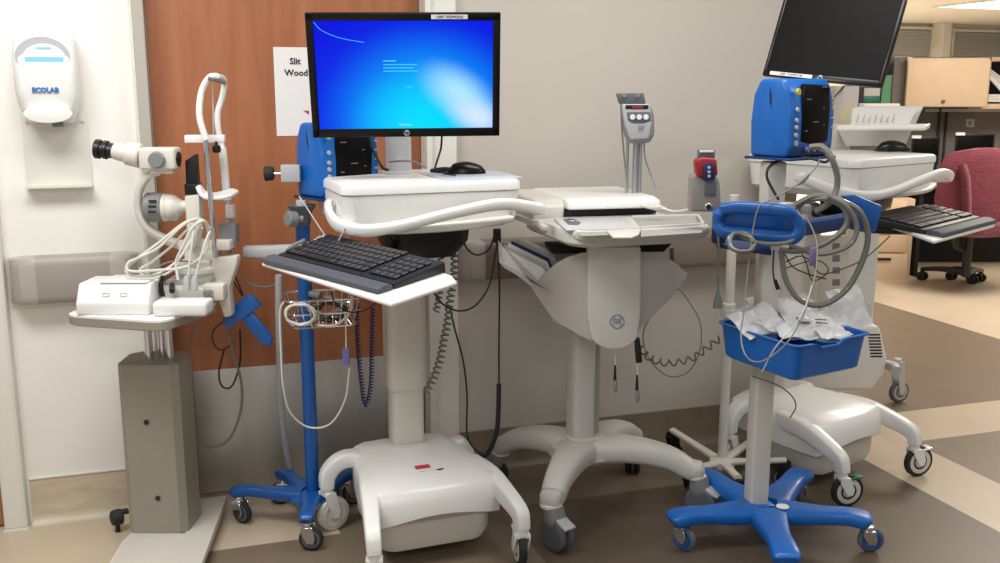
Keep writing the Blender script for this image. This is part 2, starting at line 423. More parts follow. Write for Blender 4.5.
def make_cart(CA):
    t = thing('computer_cart', '', 'computer cart')
    # hood: rings from top plateau down to skirt
    mb = MB()
    def ring(z, x0f, x1f, yf, yb, x0b, x1b, arch=0):
        pts = []; n = 10
        for i in range(n+1):      # front edge left to right, bowed
            f = i/n; x = x0f+(x1f-x0f)*f; bow = math.sin(math.pi*f)
            pts.append(V((x, yf-.018*bow+(.02*(abs(2*f-1)**6)), z+arch*bow)))
        for i in range(1, 5): f = i/5; pts.append(V((x1f+(x1b-x1f)*f+.012*math.sin(math.pi*f), yf+(yb-yf)*f, z)))
        for i in range(n+1): f = i/n; pts.append(V((x1b+(x0b-x1b)*f, yb+.01*math.sin(math.pi*f), z)))
        for i in range(1, 5): f = i/5; pts.append(V((x0b+(x0f-x0b)*f-.012*math.sin(math.pi*f), yb+(yf-yb)*f, z)))
        return pts
    mb.loft([ring(.135, -.20, .20, -.32, .11, -.165, .165, .035), ring(.20, -.206, .206, -.318, .11, -.168, .168, .012), ring(.238, -.203, .203, -.305, .11, -.165, .165),
             ring(.250, -.193, .193, -.29, .1, -.155, .155), ring(.264, -.15, .15, -.2, .09, -.13, .13), ring(.272, -.1, .1, -.1, .07, -.09, .09)])
    hood = mb.build('base_cover', 'white', t)
    mb = MB(); mb.box(.045, .002, .0006, T(0, 0, 0)) if False else None
    mb.prism([V((-.035, -.205, .264)), V((.012, -.205, .264)), V((.012, -.18, .266)), V((-.035, -.18, .266))], (0, 0, .0015)); mb.build('sticker', 'ink_red', t, label='small red sticker')
    mb = MB(); mb.lathe([(.001, 0), (.014, 0), (.014, .0012)], T(.035, -.215, .2625), 16); mb.prism([V((-.03, -.222, .2625)), V((.02, -.222, .2625)), V((.02, -.219, .2625)), V((-.03, -.219, .2625))], (0, 0, .001)); mb.build('badge', 'ink', t, label='small black round logo mark')
    mb = MB(); mb.loft([rect(0, -.13, .33, .32, .05, .05), rect(0, -.13, .355, .34, .08, .05), rect(0, -.13, .36, .345, .19, .05)]); mb.build('battery_housing', 'cream', t)
    for (sx, y0, x1, y1) in ((-1, -.24, -.245, -.425), (1, -.24, .245, -.425), (-1, .02, -.262, .03), (1, .02, .262, .03)):
        mb = MB()
        if y0 < 0: mb.arm([(sx*.165, -.13, .222), (sx*.19, -.24, .222), (sx*.208, -.33, .2), (sx*.222, -.405, .172), (sx*.224, -.42, .15), (sx*.224, -.424, .125)], [.07, .06, .05, .046, .044, .042], [.07, .065, .058, .05, .044, .042], 4, 20, 5)
        else: mb.arm([(sx*.1, .02, .2), (sx*.17, .03, .235), (sx*(.225 if sx < 0 else .19), .03, .232), (sx*(.262 if sx < 0 else .21), .03, .195), (sx*(.268 if sx < 0 else .212), .03, .15)], [.075, .065, .055, .05, .046], [.05, .05, .05, .05, .044], 4, 20, 5)
        mb.build('leg', 'white', t)
        if y0 < 0: add_caster(t, sx*.224, -.424, .123, .058, R(CA[0] if sx < 0 else CA[1]), wm='cream', tire='rubber', off=.022, pedal='green' if sx < 0 else 'white')
        else: add_caster(t, sx*(.268 if sx < 0 else .212), .03, .148, .056, R(CA[2]), off=.022, wm='cream', tire='cream')
    mb = MB(); mb.box(.108, .09, .25, T(0, .03, .262), .025, 4); mb.lathe([(.06, .262), (.064, .266), (.066, .272), (.058, .276)], T(0, .03, 0)); mb.build('lower_column', 'cream', t)
    mb = MB(); mb.box(.128, .11, .53, T(0, .03, .445), .03, 4); mb.build('column', 'cream', t)
    # work surface box
    mb = MB(); cx, cy = .022, -.02
    mb.loft([rect(cx, cy+.02, .40, .34, 1.0, .05, 5), rect(cx, cy, .47, .44, 1.005, .06, 5), rect(cx, cy, .525, .47, 1.03, .05, 5), rect(cx, cy, .532, .475, 1.112, .035, 5)]); mb.build('storage_drawer', 'white', t)
    mb = MB(); mb.loft([rect(cx, cy, .525, .468, 1.112, .035, 5), rect(cx, cy, .54, .482, 1.116, .035, 5), rect(cx, cy, .54, .482, 1.134, .035, 5), rect(cx, cy, .534, .476, 1.141, .034, 5), rect(cx, cy, .518, .46, 1.145, .03, 5)]); mb.build('work_surface', 'white', t)
    mb = MB(); mb.box(.4, .003, .004, T(cx-.0, cy-.2375, 1.085)); 
    # wrap-round handle
    mb = MB(); hz = 1.02
    pts = [(-.20, .05, hz+.05), (-.25, -.06, hz+.045), (-.255, -.2, hz+.012), (-.2, -.285, hz-.0), (-.1, -.315, hz+.012), (.06, -.33, hz+.045), (.2, -.325, hz+.062), (.32, -.29, hz+.04), (.36, -.2, hz+.03), (.34, -.05, hz+.03), (.28, .05, hz+.04)]
    mb.arm(pts, [.02, .024, .026, .028, .028, .028, .028, .03, .03, .026, .02], [.028, .034, .038, .036, .03, .032, .034, .036, .036, .034, .03], 7, 18, 3); mb.build('handle', 'white', t)
    mb = MB(); mb.arm([(-.2, -.21, hz-.005), (-.08, -.26, hz-.005), (.1, -.275, hz+.0), (.25, -.25, hz+.01)], [.08, .1, .1, .06], [.02, .022, .022, .02], 6); mb.build('handle_apron', 'cream', t)
    mb = MB(); mb.lathe([(.001, -.001), (.011, -.001), (.011, .004), (.008, .006), (.001, .006)], T(-.246, -.13, 1.078) @ Matrix.Rotation(-math.pi/2, 4, 'Y'), 16); mb.build('lock', 'chrome', t, label='chrome key lock')
    mb = MB(); mb.box(.09, .10, .012, T(-.03, .0, .988), .004); mb.loft([rect(.03, -.09, .27, .2, 1.0, .06, 4), rect(.03, -.09, .26, .19, .955, .06, 4), rect(.03, -.07, .2, .14, .905, .05, 4)]); mb.build('underside_housing', 'black', t)
    mb = MB(); mb.cyl((0, .06, 1.14), (0, .06, 1.34), .04, n=24); mb.lathe([(.05, 1.144), (.05, 1.152), (.042, 1.156)], T(0, .06, 0)); mb.build('monitor_post', 'silver', t)
    return t
C1 = (.655, 2.975, 0)
cart1 = make_cart((75, 80, 20)); cart2 = make_cart((-25, -20, 10))
cart1.location = C1; cart1.rotation_euler.z = R(3); WM[cart1.name] = T(*C1, R(3))
cart1['label'] = 'white computer cart with the lit blue screen and open keyboard tray'
C2 = (2.235, 3.15, 0)
for ch in [c for c in cart2.children if c.name.split('.')[0] in ('sticker', 'badge', 'lock')]: bpy.data.objects.remove(ch)
for ch in cart2.children:
    k = ch.name.split('.')[0]
    if k in ('storage_drawer', 'work_surface', 'handle', 'handle_apron', 'lock', 'underside_housing'): ch.location = (.13, -.02, .022)
    if k in ('monitor_post', 'lower_column', 'column'): ch.location = (.03, 0, .01)
    if k == 'lower_column': ch.location = (-.02, 0, -.012)
    if k in ('base_cover', 'battery_housing', 'leg', 'caster'): ch.location = (-.085, -.01, 0)
cart2.location = C2; cart2.rotation_euler.z = R(19); WM[cart2.name] = T(*C2, R(19))
cart2['label'] = 'white computer cart behind the blue pole stand, carrying the tilted dark monitor'
cart1['group'] = cart2['group'] = 'white computer carts'
# monitors
def make_monitor(w, h, lit, label, M, bez=.014, bot=.022, deep=.045):
    """M: frame at the lower edge's middle, x right, y away from the viewer's side, z up the screen"""
    t = thing('monitor', label, 'monitor', M.to_translation())
    mb = MB()
    fo = [V((-w/2, 0, 0)), V((w/2, 0, 0)), V((w/2, 0, h)), V((-w/2, 0, h))]; 
    # bezel ring of four bars
    for (cx, cz, a, b) in ((0, bot/2, w, bot), (0, h-bez/2, w, bez), (-w/2+bez/2, h/2, bez, h-.002), (w/2-bez/2, h/2, bez, h-.002)):
        mb.box(a, .018, b, M @ T(cx, .009, cz-b/2), .0025)
    mb.box(w-.01, .02, h-.01, M @ T(0, .018, .005), .008); mb.box(w*.6, .02, h*.6, M @ T(0, .035, h*.2), .01)
    mb.build('bezel', 'black_gloss', t)
    sw, sh = w-2*bez, h-bez-bot
    m = MB(); m.box(sw, .004, sh, T(0, .004, -sh/2)); me = m.build('screen', 'screen_lit' if lit else 'screen_off', None, False)
    me.matrix_world = M @ T(0, 0, bot+sh/2); me.parent = t; me.matrix_parent_inverse = WM[t.name].inverted()
    mb = MB(); mb.lathe([(.001, 0), (.0085, 0), (.0085, .001)], M @ T(0, -.0008, bot/2) @ Matrix.Rotation(math.pi/2, 4, 'X'), 20); mb.build('logo_disc', 'grey_light', t)
    mb = MB(); mb.text('hp', .013, M @ T(0, -.0022, bot/2+.001) @ Matrix.Rotation(math.pi/2, 4, 'X'), .0004, .0004); mb.build('logo', 'ink', t)
    return t, M
a, b = Pd(313, 138, 2.80), Pd(499.5, 136, 2.84)
c, d = Pd(310, 9.5, 2.66), Pd(506, 16.5, 2.70)
def mframe(bl, br, zdir=V((0, 0, 1))):
    x = (br-bl).normalized(); z = (zdir-x*zdir.dot(x)).normalized(); y = z.cross(x)
    return frame((bl+br)/2, x, y, z)
x0 = (a+b)/2; topc = (c+d)/2
Mm = mframe(a, b, topc-x0)
mon1, _ = make_monitor((b-a).length*1.0, (topc-x0).length, True, 'wide monitor with a lit blue screen above the white cart', Mm, .021, .025)
mw, mh = (b-a).length*1.0, (topc-x0).length
mb = MB(); mb.box(.10, .0012, .012, Mm @ T(mw*.235, -.0012, mh-.0165)); mb.build('name_tag', 'paper', mon1, label='white printed label strip')
mb = MB(); mb.text('USER: THDP0CR58', .009, Mm @ T(mw*.235, -.0022, mh-.0105) @ Matrix.Rotation(math.pi/2, 4, 'X'), .0003); mb.build('name_tag_text', 'ink', mon1)
emis('screen_text', (190, 235, 255), .9); emis('screen_haze', (70, 215, 255), 1.0)
mb = MB()
for i, (ww_, zz) in enumerate(((.035, .062), (.095, .052), (.085, .043), (.095, .034))): mb.box(ww_, .0012, .003 if i == 0 else .0022, Mm @ T(-.06+ww_/2, .0014, mh*.5+zz-.02))
mb.box(.02, .0012, .0018, Mm @ T(.01, .0014, mh*.5-.03)); mb.build('dialog_text', 'screen_haze', mon1)
mb = MB(); mb.text('Windows', .009, Mm @ T(-.003, .0012, .036) @ Matrix.Rotation(math.pi/2, 4, 'X'), .0003); mb.build('screen_caption', 'screen_text', mon1); mb = MB(); mb.tube([Mm @ V(p) for p in ((-.245, .0018, mh-.024), (-.225, .0018, mh-.046), (-.18, .0018, mh-.066), (-.11, .0018, mh-.08))], .0007, 5); mb.build('screen_flare', 'screen_haze', mon1)
mb = MB(); mb.box(.1, .05, .1, Mm @ T(-.03, .06, mh*.25), .006); mb.build('mount', 'grey', mon1)
# tilted dark monitor on second cart
bl, br = Pd(762, 75, 3.10), Pd(881, 87, 2.86)
xv = (br-bl).normalized(); n0 = V((0, 0, 1)).cross(xv).normalized()   # away from the viewer
zt = (V((0, 0, 1))-xv*xv.z)
Mt = mframe(bl, br, V((0, 0, 1))*math.cos(R(17))+n0*math.sin(R(17)))
mon2, _ = make_monitor((br-bl).length, .315, False, 'dark switched-off monitor tilted back above the blue patient monitor', Mt, .012, .018)
mb = MB(); mb.box(.14, .0012, .011, Mt @ T(-.095, -.0012, .004)); mb.build('name_tag', 'paper', mon2, label='white printed label strip')
mb = MB(); mb.text('USER: THDP0CR48', .0095, Mt @ T(-.095, -.0022, .0095) @ Matrix.Rotation(math.pi/2, 4, 'X'), .0003); mb.build('name_tag_text', 'ink', mon2)
mb = MB(); mb.box(.08, .05, .1, Mt @ T(.02, .06, .07), .006)
pa = Mt @ V((.02, .08, .12)); pb = V((C2[0]-.02, C2[1]+.05, 1.3)); mb.arm([pa, (pa+pb)/2+V((0, 0, .02)), pb], [.04]*3, [.04]*3); mb.build('mount', 'grey', mon2)
# trays, keyboards
def keyboard(name_label, A, B, C_, wristlabel, traypoly, traylabel, cart, rest_side=1):
    """A left-front, B right-front, C_ right-back corner of the keyboard"""
    ux = (B-A).normalized(); L = (B-A).length; uy = (C_-B); uy = (uy-ux*uy.dot(ux)); W = uy.length; uy.normalize(); uz = ux.cross(uy).normalized()
    M = frame(A, ux, uy, uz)
    tr = MB(); inv = M.inverted(); pp = [inv @ V(p) for p in traypoly]; pp = [M @ V((p.x, p.y, -.0092)) for p in pp]
    tr.prism(pp, uz*-.013, .006, 3); tro = tr.build('keyboard_tray', 'white', cart)
    k = thing('keyboard', name_label, 'keyboard', A)
    sk = [V((0, 0, 0)), V((L, 0, 0)), V((L, W, 0)), V((0, W, 0))]
    mb = MB(); prof = [V((0, 0, -.009)), V((0, 0, .006)), V((0, W*.97, .020)), V((0, W, .018)), V((0, W, -.009))]
    mb.prism([M @ p for p in prof], ux*L, .003, 2); mb.build('keyboard_body', 'kb_black', k)
    rows = 6; nk = [15, 14, 14, 13, 12, 9]; cnt = 0
    sl = math.atan2(.014, W*.97)
    for r_ in range(rows):
        n = nk[r_]; y = W*(.10+.15*(rows-1-r_)); dy = W*.125; zz = .006+(y+dy/2)/(W*.97)*.014
        xs = L*.02; aw = L*.70
        ws = [1]*n
        if r_ == 5: ws = [1.2, 1, 1, 5.5, 1, 1, 1, 1, 1.2]
        if r_ == 4: ws[0] = 2; ws[-1] = 2
        if r_ == 3: ws[0] = 1.6; ws[-1] = 2
        u = aw/sum(ws); x = xs
        for w_ in ws:
            mb = MB(); mb.box(u*w_*.9, dy, .007, M @ T(x+u*w_/2, y+dy/2, zz) @ Matrix.Rotation(sl, 4, 'X'), .0018, 1, None); mb.build('key', 'key_black', k, False); x += u*w_; cnt += 1
        if r_ and cnt < 96:
            for q in range(4):
                if cnt >= 98: break
                mb = MB(); u = L*.052; mb.box(u*.9, dy, .007, M @ T(L*.76+u*q+u/2, y+dy/2, zz) @ Matrix.Rotation(sl, 4, 'X'), .0018, 1); mb.build('key', 'key_black', k, False); cnt += 1
    wr = MB(); wd = W*.30
    pr = [V((0, -wd, -.009)), V((0, -wd+.004, .004)), V((0, -wd*.6, .010)), V((0, -wd*.25, .009)), V((0, -.003, .002)), V((0, -.003, -.009))]
    wr.prism([M @ p for p in pr], ux*L*1.0, .003, 3); single(wr, 'wrist_rest', 'wrist_grey', wristlabel, 'wrist rest', 'keyboard wrist rests')
    return M, L, W
A, B, K = Pz(278, 256, .955), Pz(394, 286, .935), Pz(437, 267, .955)
tp = [Pz(261, 261, .945), Pz(391, 299, .925), Pz(457, 280, .94), Pz(452, 274, .945), Pz(324, 238, .965), Pz(305, 243, .965)]
M1, L1, W1 = keyboard('black keyboard on the open tray of the lit-screen cart', A, B, K, 'charcoal gel wrist rest in front of the keyboard below the lit screen', tp, '', cart1)
mb = MB(); q = [tp[0], tp[1]]
pc = (tp[0]+tp[1])/2; pk = V((C1[0], C1[1]-.03, .95)); mb.arm([(tp[1]+tp[4])/2+V((0, 0, -.03)), pk.lerp((tp[1]+tp[4])/2, .5)+V((0, 0, -.035)), pk], [.06]*3, [.016]*3); mb.build('tray_arm', 'black', cart1)
mb = MB()
for f in (.3, .5, .62): 
    p = tp[0].lerp(tp[1], f)+V((.05, .0, -.03)); mb.box(.05, .02, .012, T(p.x, p.y+.06, p.z-.004, R(-62)), .003)
mb.build('tray_clip', 'grey_light', cart1)
A = Pz(925, 232, .945); B = A+(Pz(1004, 212, .945)-A).normalized()*.5; K = B+(Pz(888, 219, .96)-Pz(925, 232, .945)).normalized()*.25
n_ = (B-A).normalized(); s_ = (K-B).normalized()
tp = [A-n_*.03-s_*.075, B+n_*.03-s_*.075, B+n_*.03+s_*.24, A-n_*.03+s_*.26]
M2, L2, W2 = keyboard('black keyboard on the tray of the cart beside the maroon chair', A, B, K, 'charcoal gel wrist rest on the tray beside the maroon chair', tp, '', cart2)
mb = MB(); q = A.lerp(B, .3)+s_*.1; pk = V((C2[0]+.05, C2[1], .95)); mb.arm([q+V((0, 0, -.03)), q.lerp(pk, .5)+V((0, 0, -.04)), pk], [.12, .1, .08], [.03]*3); mb.build('tray_arm', 'black', cart2)
# mice and pad
def mouse(px, py, z, rz, label, s=1., pxd=None):
    p = Pz(px, py, z); t = thing('computer_mouse', label, 'mouse', p, rz); M = T(p.x, p.y, p.z, rz)
    mb = MB(); rings = []; L_, W_ = .115*s, .062*s
    for i in range(9):
        f = i/8; x = -L_/2+L_*f; wv = W_*(.35+.65*math.sin(math.pi*(.12+.8*f)))*(1 if 0 < i < 8 else .6); hv = .038*s*(.25+.75*math.sin(math.pi*(.1+.72*f)))*(1 if 0 < i < 8 else .6)
        rings.append([M @ V((x, wv/2*math.cos(R(a_)), hv*max(0, math.sin(R(a_)))**.8)) for a_ in range(0, 181, 20)])
    mb.loft(rings); mb.build('mouse_body', 'black_gloss', t)
    mb = MB(); mb.lathe([(.006, -.004), (.008, -.003), (.008, .003), (.006, .004)], M @ T(L_*.28, 0, .027*s) @ Matrix.Rotation(math.pi/2, 4, 'X'), 12); mb.build('scroll_wheel', 'grey', t)
    mb = MB(); mb.tube([M @ V((L_*.42, 0, .008)), M @ V((L_*.62, .01, .005)), M @ V((L_*.72, .06, .005)), M @ V((L_*.5, .12, .005))], .0022, 6); mb.build('cord', 'cable_black', t)
    return t
TS = 1.145
pad = [Pz(414, 174, TS+.0005), Pz(445, 180.5, TS+.0005), Pz(525, 178, TS+.0005), Pz(500, 171.5, TS+.0005)]
pm = (pad[0]+pad[2])/2
mb = MB(); mb.prism([p-V((0, 0, .0004)) for p in (Pz(417, 173.2, TS), Pz(446, 181, TS), Pz(523, 178, TS), Pz(497, 171.5, TS))], (0, 0, .003), .001); single(mb, 'mouse_pad', 'mouse_pad', 'pale blue grey mouse pad on top of the white cart', 'mouse pad')
mouse(467, 173.5, TS+.003, R(175), 'black mouse on the pad below the lit monitor', 1.0)
mb = MB(); mb.arm([Pz(432, 170.5, TS+.008), Pz(445, 170, TS+.012), Pz(456, 171, TS+.01)], [.02, .03, .02], [.012, .02, .014]); single(mb, 'cable_plug', 'black', 'black cable plug lying beside the mouse pad', 'plug')
mouse(893, 151, TS+.024, R(165), 'black mouse on the right cart near the maroon chair', 1.1)
# ------------------------------------------------------------------ more placing helpers
HF = V((math.sin(YAW), math.cos(YAW), 0))
def Ph(px, py, D): r = ray(px, py); return V((0, 0, H)) + r*(D/r.dot(HF))
def pbox(mb, x0, y0, x1, y1, D, th, rz=CR, bev=0., seg=2):
    a, b, c = Ph(x0, y1, D), Ph(x1, y1, D), Ph((x0+x1)/2, y0, D)
    n = V((-math.sin(rz), math.cos(rz), 0)); m = (a+b)/2+n*th/2
    return mb.box((b-a).length, th, c.z-(a.z+b.z)/2, T(m.x, m.y, (a.z+b.z)/2, rz), bev, seg)
def ppris(mb, pts, D, th, bev=0., seg=2): return mb.prism([Ph(x, y, D) for x, y in pts], HF*th, bev, seg)
def pt(*q): return [Ph(x, y, D) for x, y, D in q]
def cable(name, pts, r, m, label, cat='cable', group=None, n=7, sm=6):
    mb = MB(); mb.tube(pts, r, n, sm); return single(mb, name, m, label, cat, group)
# ================================================================== SOAP DISPENSER
c0 = Py(43, 122, YW); sx0 = Py(13, 80, YW-.1).x; sx1 = Py(78, 80, YW-.1).x; sw = sx1-sx0; scx = (sx0+sx1)/2
zb, zt_ = Py(43, 123, YW-.08).z, Py(43, 31, YW-.08).z; sh = zt_-zb
t = thing('soap_dispenser', 'white wall soap dispenser with blue lettering and oval window', 'soap dispenser', (scx, YW, zb-.2))
mb = MB(); rings = []
for f, wv, dv in ((0, .72, .075), (.06, .8, .085), (.18, .92, .1), (.35, 1, .112), (.7, 1, .112), (.9, .95, .1), (.97, .88, .088), (1, .8, .07)):
    rings.append([V((p.x, p.y, 0))+V((0, 0, zb+sh*f)) for p in rect(scx, YW-dv/2-.001, sw*wv, dv, 0, .03, 5)])
mb.loft(rings); mb.build('housing', 'white', t)
yf = YW-.1145
mb = MB(); mb.prism([V((scx-.002+.075*math.cos(a)*(1 if math.sin(a) > 0 else 1), yf+.004, zb+sh*.72+.058*math.sin(a)*(1 if math.sin(a) > 0 else .95))) for a in [2*math.pi*i/28 for i in range(28)]], (0, .004, 0)); mb.build('window', 'grey_light', t)
mb = MB(); mb.prism([V((scx+.002+.06*math.cos(a), yf+.002, zb+sh*.69+.046*math.sin(a))) for a in [2*math.pi*i/28 for i in range(28)]], (0, .004, 0)); lbl = mb.build('product_label', 'paper', t)
mb = MB(); mb.box(.105, .001, .014, T(scx+.002, yf+.0016, zb+sh*.665)); mb.box(.04, .001, .006, T(scx+.002, yf+.0016, zb+sh*.8)); mb.build('label_print', 'cyan_label', lbl)
mb = MB(); mb.text('ECOLAB', .0195, TXT(V((scx-.002, yf-.0005, zb+sh*.36)), 0), .001, .0009); mb.build('lettering', 'ink_blue', t)
mb = MB(); mb.prism([V((scx+.068*math.cos(a), yf-.008, zb+sh*.10+.027*math.sin(a))) for a in [2*math.pi*i/28 for i in range(28)]], (0, .03, 0), .006, 3); mb.build('push_bar', 'white', t)
mb = MB(); mb.box(.03, .03, .02, T(scx+.02, YW-.07, zb-.012), .003); mb.build('nozzle', 'grey', t)
mb = MB(); mb.box(.19, .004, .23, T(scx+.005, YW-.003, zb-.2), .001); mb.box(.19, .05, .004, T(scx+.005, YW-.026, zb-.2), .001); mb.box(.19, .003, .012, T(scx+.005, YW-.05, zb-.2), .001)
for x in (-.075, .085): mb.cyl((scx+x, YW-.006, zb+.005), (scx+x, YW-.014, zb+.005), .005, n=10)
mb.build('splash_shield', 'trim_white', t)
# ================================================================== DOOR SIGN
YD = YW+.0425
a, b = Py(273, 47, YD), Py(278, 136, YD)
mb = MB(); mb.box(.216, .0012, a.z-b.z, T(a.x+.108, YD-.0012, b.z)); sg = thing('door_sign', 'white paper sign with black lettering taped on the wooden door', 'sign', (a.x+.108, YD, b.z)); mb.build('sheet', 'paper', sg)
p1, p2 = Py(295, 61.5, YD), Py(295, 73, YD)
mb = MB(); mb.text('Slit', .029, TXT(V((p1.x, YD-.003, p1.z)), 0), .0004, .0006); mb.text('Wood', .029, TXT(V((p2.x+.004, YD-.003, p2.z)), 0), .0004, .0006); mb.build('sign_lettering', 'ink', sg)
mb = MB(); p1 = Py(303, 113, YD); mb.prism([V((p1.x, YD-.0025, p1.z+.008)), V((p1.x+.02, YD-.0025, p1.z-.006)), V((p1.x+.02, YD-.0025, p1.z+.008))], (0, .001, 0)); mb.build('red_mark', 'ink_red', sg)
# ================================================================== INSTRUMENT TABLE + SLIT LAMP
TZ = .775
A, B, K = Pz(62, 314, TZ), Pz(163, 321, TZ), Pz(222, 300, TZ); Dk = A+K-B
tb = thing('instrument_table', 'pedestal instrument table with a tall putty grey column carrying the slit lamp', 'instrument table', (-.12, 3.0, 0))
def roundpoly(P, r, n=5):
    out = []; m = len(P)
    for i in range(m):
        p, a, b = P[i], P[i-1], P[(i+1) % m]; u = (a-p).normalized(); v = (b-p).normalized()
        p0 = p+u*r; p2 = p+v*r
        for k in range(n+1): f = k/n; out.append(p0*(1-f)**2+p*2*f*(1-f)+p2*f*f)
    return out
pl = roundpoly([A, B, K, Dk], .05)
ce = (A+K)/2
mb = MB(); mb.loft([[p+V((0, 0, -.034))+(ce-p)*.04 for p in pl], [p+V((0, 0, -.030)) for p in pl], [p+V((0, 0, -.008)) for p in pl]]); mb.build('tabletop_edge', 'putty', tb)
mb = MB(); mb.loft([[p+V((0, 0, -.008)) for p in pl], [p+V((0, 0, -.002)) for p in pl], [p+(ce-p)*.02 for p in pl]]); mb.build('tabletop', 'white', tb)
bf, br_ = Pz(128, 533, .055), Pz(187, 533, .055)
ux = (br_-bf).normalized(); uy = V((-ux.y, ux.x, 0)); bw = (br_-bf).length
Mb = frame(bf, ux, uy, V((0, 0, 1)))
htop = .535
oc = [V((0, .02, 0)), V((.018, 0, 0)), V((bw-.02, 0, 0)), V((bw, .02, 0)), V((bw+.005, .13, 0)), V((bw-.03, .165, 0)), V((.03, .165, 0)), V((-.005, .13, 0))]
mb = MB(); mb.loft([[Mb @ (p+V((0, 0, z))) for p in oc] for z in (.0, .004, htop-.004)]+[[Mb @ (p+V((0, 0, htop))) for p in oc]]); mb.build('column_box', 'putty', tb)
mb = MB(); mb.loft([[Mb @ (V((bw/2, .08, 0))+(p-V((bw/2, .08, 0)))*.98+V((0, 0, z))) for p in oc] for z in (htop, htop+.004)]); mb.build('column_cap', 'putty', tb)
for f, z in ((.45, .36), (.55, .115)):
    mb = MB(); mb.lathe([(.001, 0), (.008, 0), (.008, .003), (.001, .003)], Mb @ T(bw*f, 0, z) @ Matrix.Rotation(math.pi/2, 4, 'X'), 14); mb.build('plug', 'rubber', tb)
for x, y in ((bw*.45, .06), (bw*.62, .09), (bw*.8, .06)):
    mb = MB(); mb.cyl(Mb @ V((x, y, htop)), Mb @ V((x, y, TZ-.035-.055)), .0125, n=18); mb.build('lifting_tube', 'chrome', tb)
mb = MB(); mb.box(.12, .1, .012, T((Mb @ V((bw*.6, .07, 0))).x, (Mb @ V((bw*.6, .07, 0))).y, TZ-.046), .004); mb.build('top_bracket', 'putty', tb)
fx = [Pz(105, 563, .055), Pz(202, 563, .055), Pz(228, 493, .055)]
e1, e2 = fx[1]+(fx[1]-fx[2])*1.1, fx[0]+(fx[1]-fx[2])*1.1
pl = [e2, e1, Pz(227, 495, .055), Pz(187, 500, .055), Pz(186, 524, .055), Pz(131, 532, .055), Pz(122, 541, .055)]
mb = MB(); mb.prism([p+V((0, 0, -.025)) for p in pl], (0, 0, .024), .003); 
mb.prism([Pz(196, 505, .055)+V((0, 0, -.02)), Pz(150, 505, .055)+V((0, 0, -.02)), Pz(150, 533, .055)+V((0, 0, -.02)), Pz(186, 533, .055)+V((0, 0, -.02))], (0, 0, .019)); mb.build('base_plate', 'cream', tb)
cz = Pz(118, 517, .05); mb = MB(); mb.lathe([(.018, -.022), (.024, -.018), (.026, -.008), (.026, .010), (.02, .014)], T(cz.x, cz.y, .05, R(20)) @ Matrix.Rotation(math.pi/2, 4, 'Y')); mb.box(.03, .03, .012, T(cz.x+.02, cz.y, .06, R(20)), .004); mb.cyl((cz.x-.003, cz.y, 0), (cz.x-.003, cz.y, .03), .008, .006, 10); mb.build('levelling_caster', 'rubber', tb)
mb = MB(); q = [Ph(x, y, 2.95) for x, y in ((237, 303), (249, 294.5), (260.5, 306), (227.5, 330), (221, 320))]
mb.prism(q, HF*.03, .004); q = [Ph(x, y, 2.955) for x, y in ((240, 318), (250, 310), (272.5, 338), (271, 346), (262, 346))]; mb.prism(q, HF*.02, .004)
mb.build('cable_bracket', 'blue', tb, label='blue plastic bracket below the tabletop')
mat('holder_grey', (140, 136, 130), .5); mat('red_dark', (150, 26, 34), .4)
# --- things on the table
pw = thing('power_supply', 'white power box with sloping front standing on the slit lamp table', 'power supply', Ph(112, 311, 2.72))
D0 = 2.70
fr = [(76, 312), (147, 311), (152, 296), (157, 279), (88, 280.5), (80, 293)]
bl_, br2 = Ph(76, 312, D0), Ph(150, 310.5, D0)
z0 = TZ
def gp(px, py, D, z=None): 
    p = Ph(px, py, D)
    if z is not None: p.z = z
    return p
a0, a1 = gp(76, 312, 2.71, TZ), gp(149, 311, 2.71, TZ); nrm = HF
hT = Ph(110, 280, 2.79).z
mb = MB(); u_ = (a1-a0)
prof = [(0, 0), (0, .035), (.03, hT-TZ), (.15, hT-TZ), (.16, 0)]
mb.prism([a0+HF*y+V((0, 0, z)) for y, z in prof], u_, .006, 3); mb.build('case', 'white', pw)
mb = MB(); mb.prism([a0+u_*.3+HF*(.026)+V((0, 0, (hT-TZ)+.0005)), a0+u_*.95+HF*.026+V((0, 0, (hT-TZ)+.0005)), a0+u_*.95+HF*.14+V((0, 0, hT-TZ+.0005)), a0+u_*.3+HF*.14+V((0, 0, hT-TZ+.0005))], (0, 0, .004), .002); mb.build('lid', 'white', pw)
mb = MB()
sl_ = V((0, 0, hT-TZ-.035))+HF*.03; sl_.normalize(); nn = V((0, 0, .03))-HF*(hT-TZ-.035); nn.normalize()
for k in range(2):
    o = a0+u_*(.36+.24*k)+V((0, 0, .035))+sl_*.02-HF*.0015+V((0, 0, .001)); e = u_.normalized()
    for q in ((0, 0, .02, .0015), (0, .009, .02, .0015), (0, 0, .0015, .01), (.0185, 0, .0015, .01)):
        mb.prism([o+e*q[0]+sl_*q[1], o+e*(q[0]+q[2])+sl_*q[1], o+e*(q[0]+q[2])+sl_*(q[1]+q[3]), o+e*q[0]+sl_*(q[1]+q[3])], nn*.001)
    mb.build('switch', 'grey_light', pw); mb = MB()
mb.bm.free()
cb = MB(); a2, a3 = gp(152, 310.5, 2.69, TZ), gp(206, 309, 2.69, TZ); m_ = (a2+a3)/2+HF*.04
cb.box((a3-a2).length, .08, .042, T(m_.x, m_.y, TZ, CR), .01, 3); single(cb, 'control_unit', 'white', 'low white control box at the front edge of the slit lamp table', 'control box')
sl = thing('slit_lamp', 'cream slit lamp microscope with black eyepiece and forehead frame', 'slit lamp', Ph(195, 300, 2.85))
def P_(mb, x0, y0, x1, y1, D, th, name, m, bev=.004, rz=CR, parent=sl, label=None):
    pbox(mb, x0, y0, x1, y1, D, th, rz, bev, 3); return mb.build(name, m, parent, True, label)
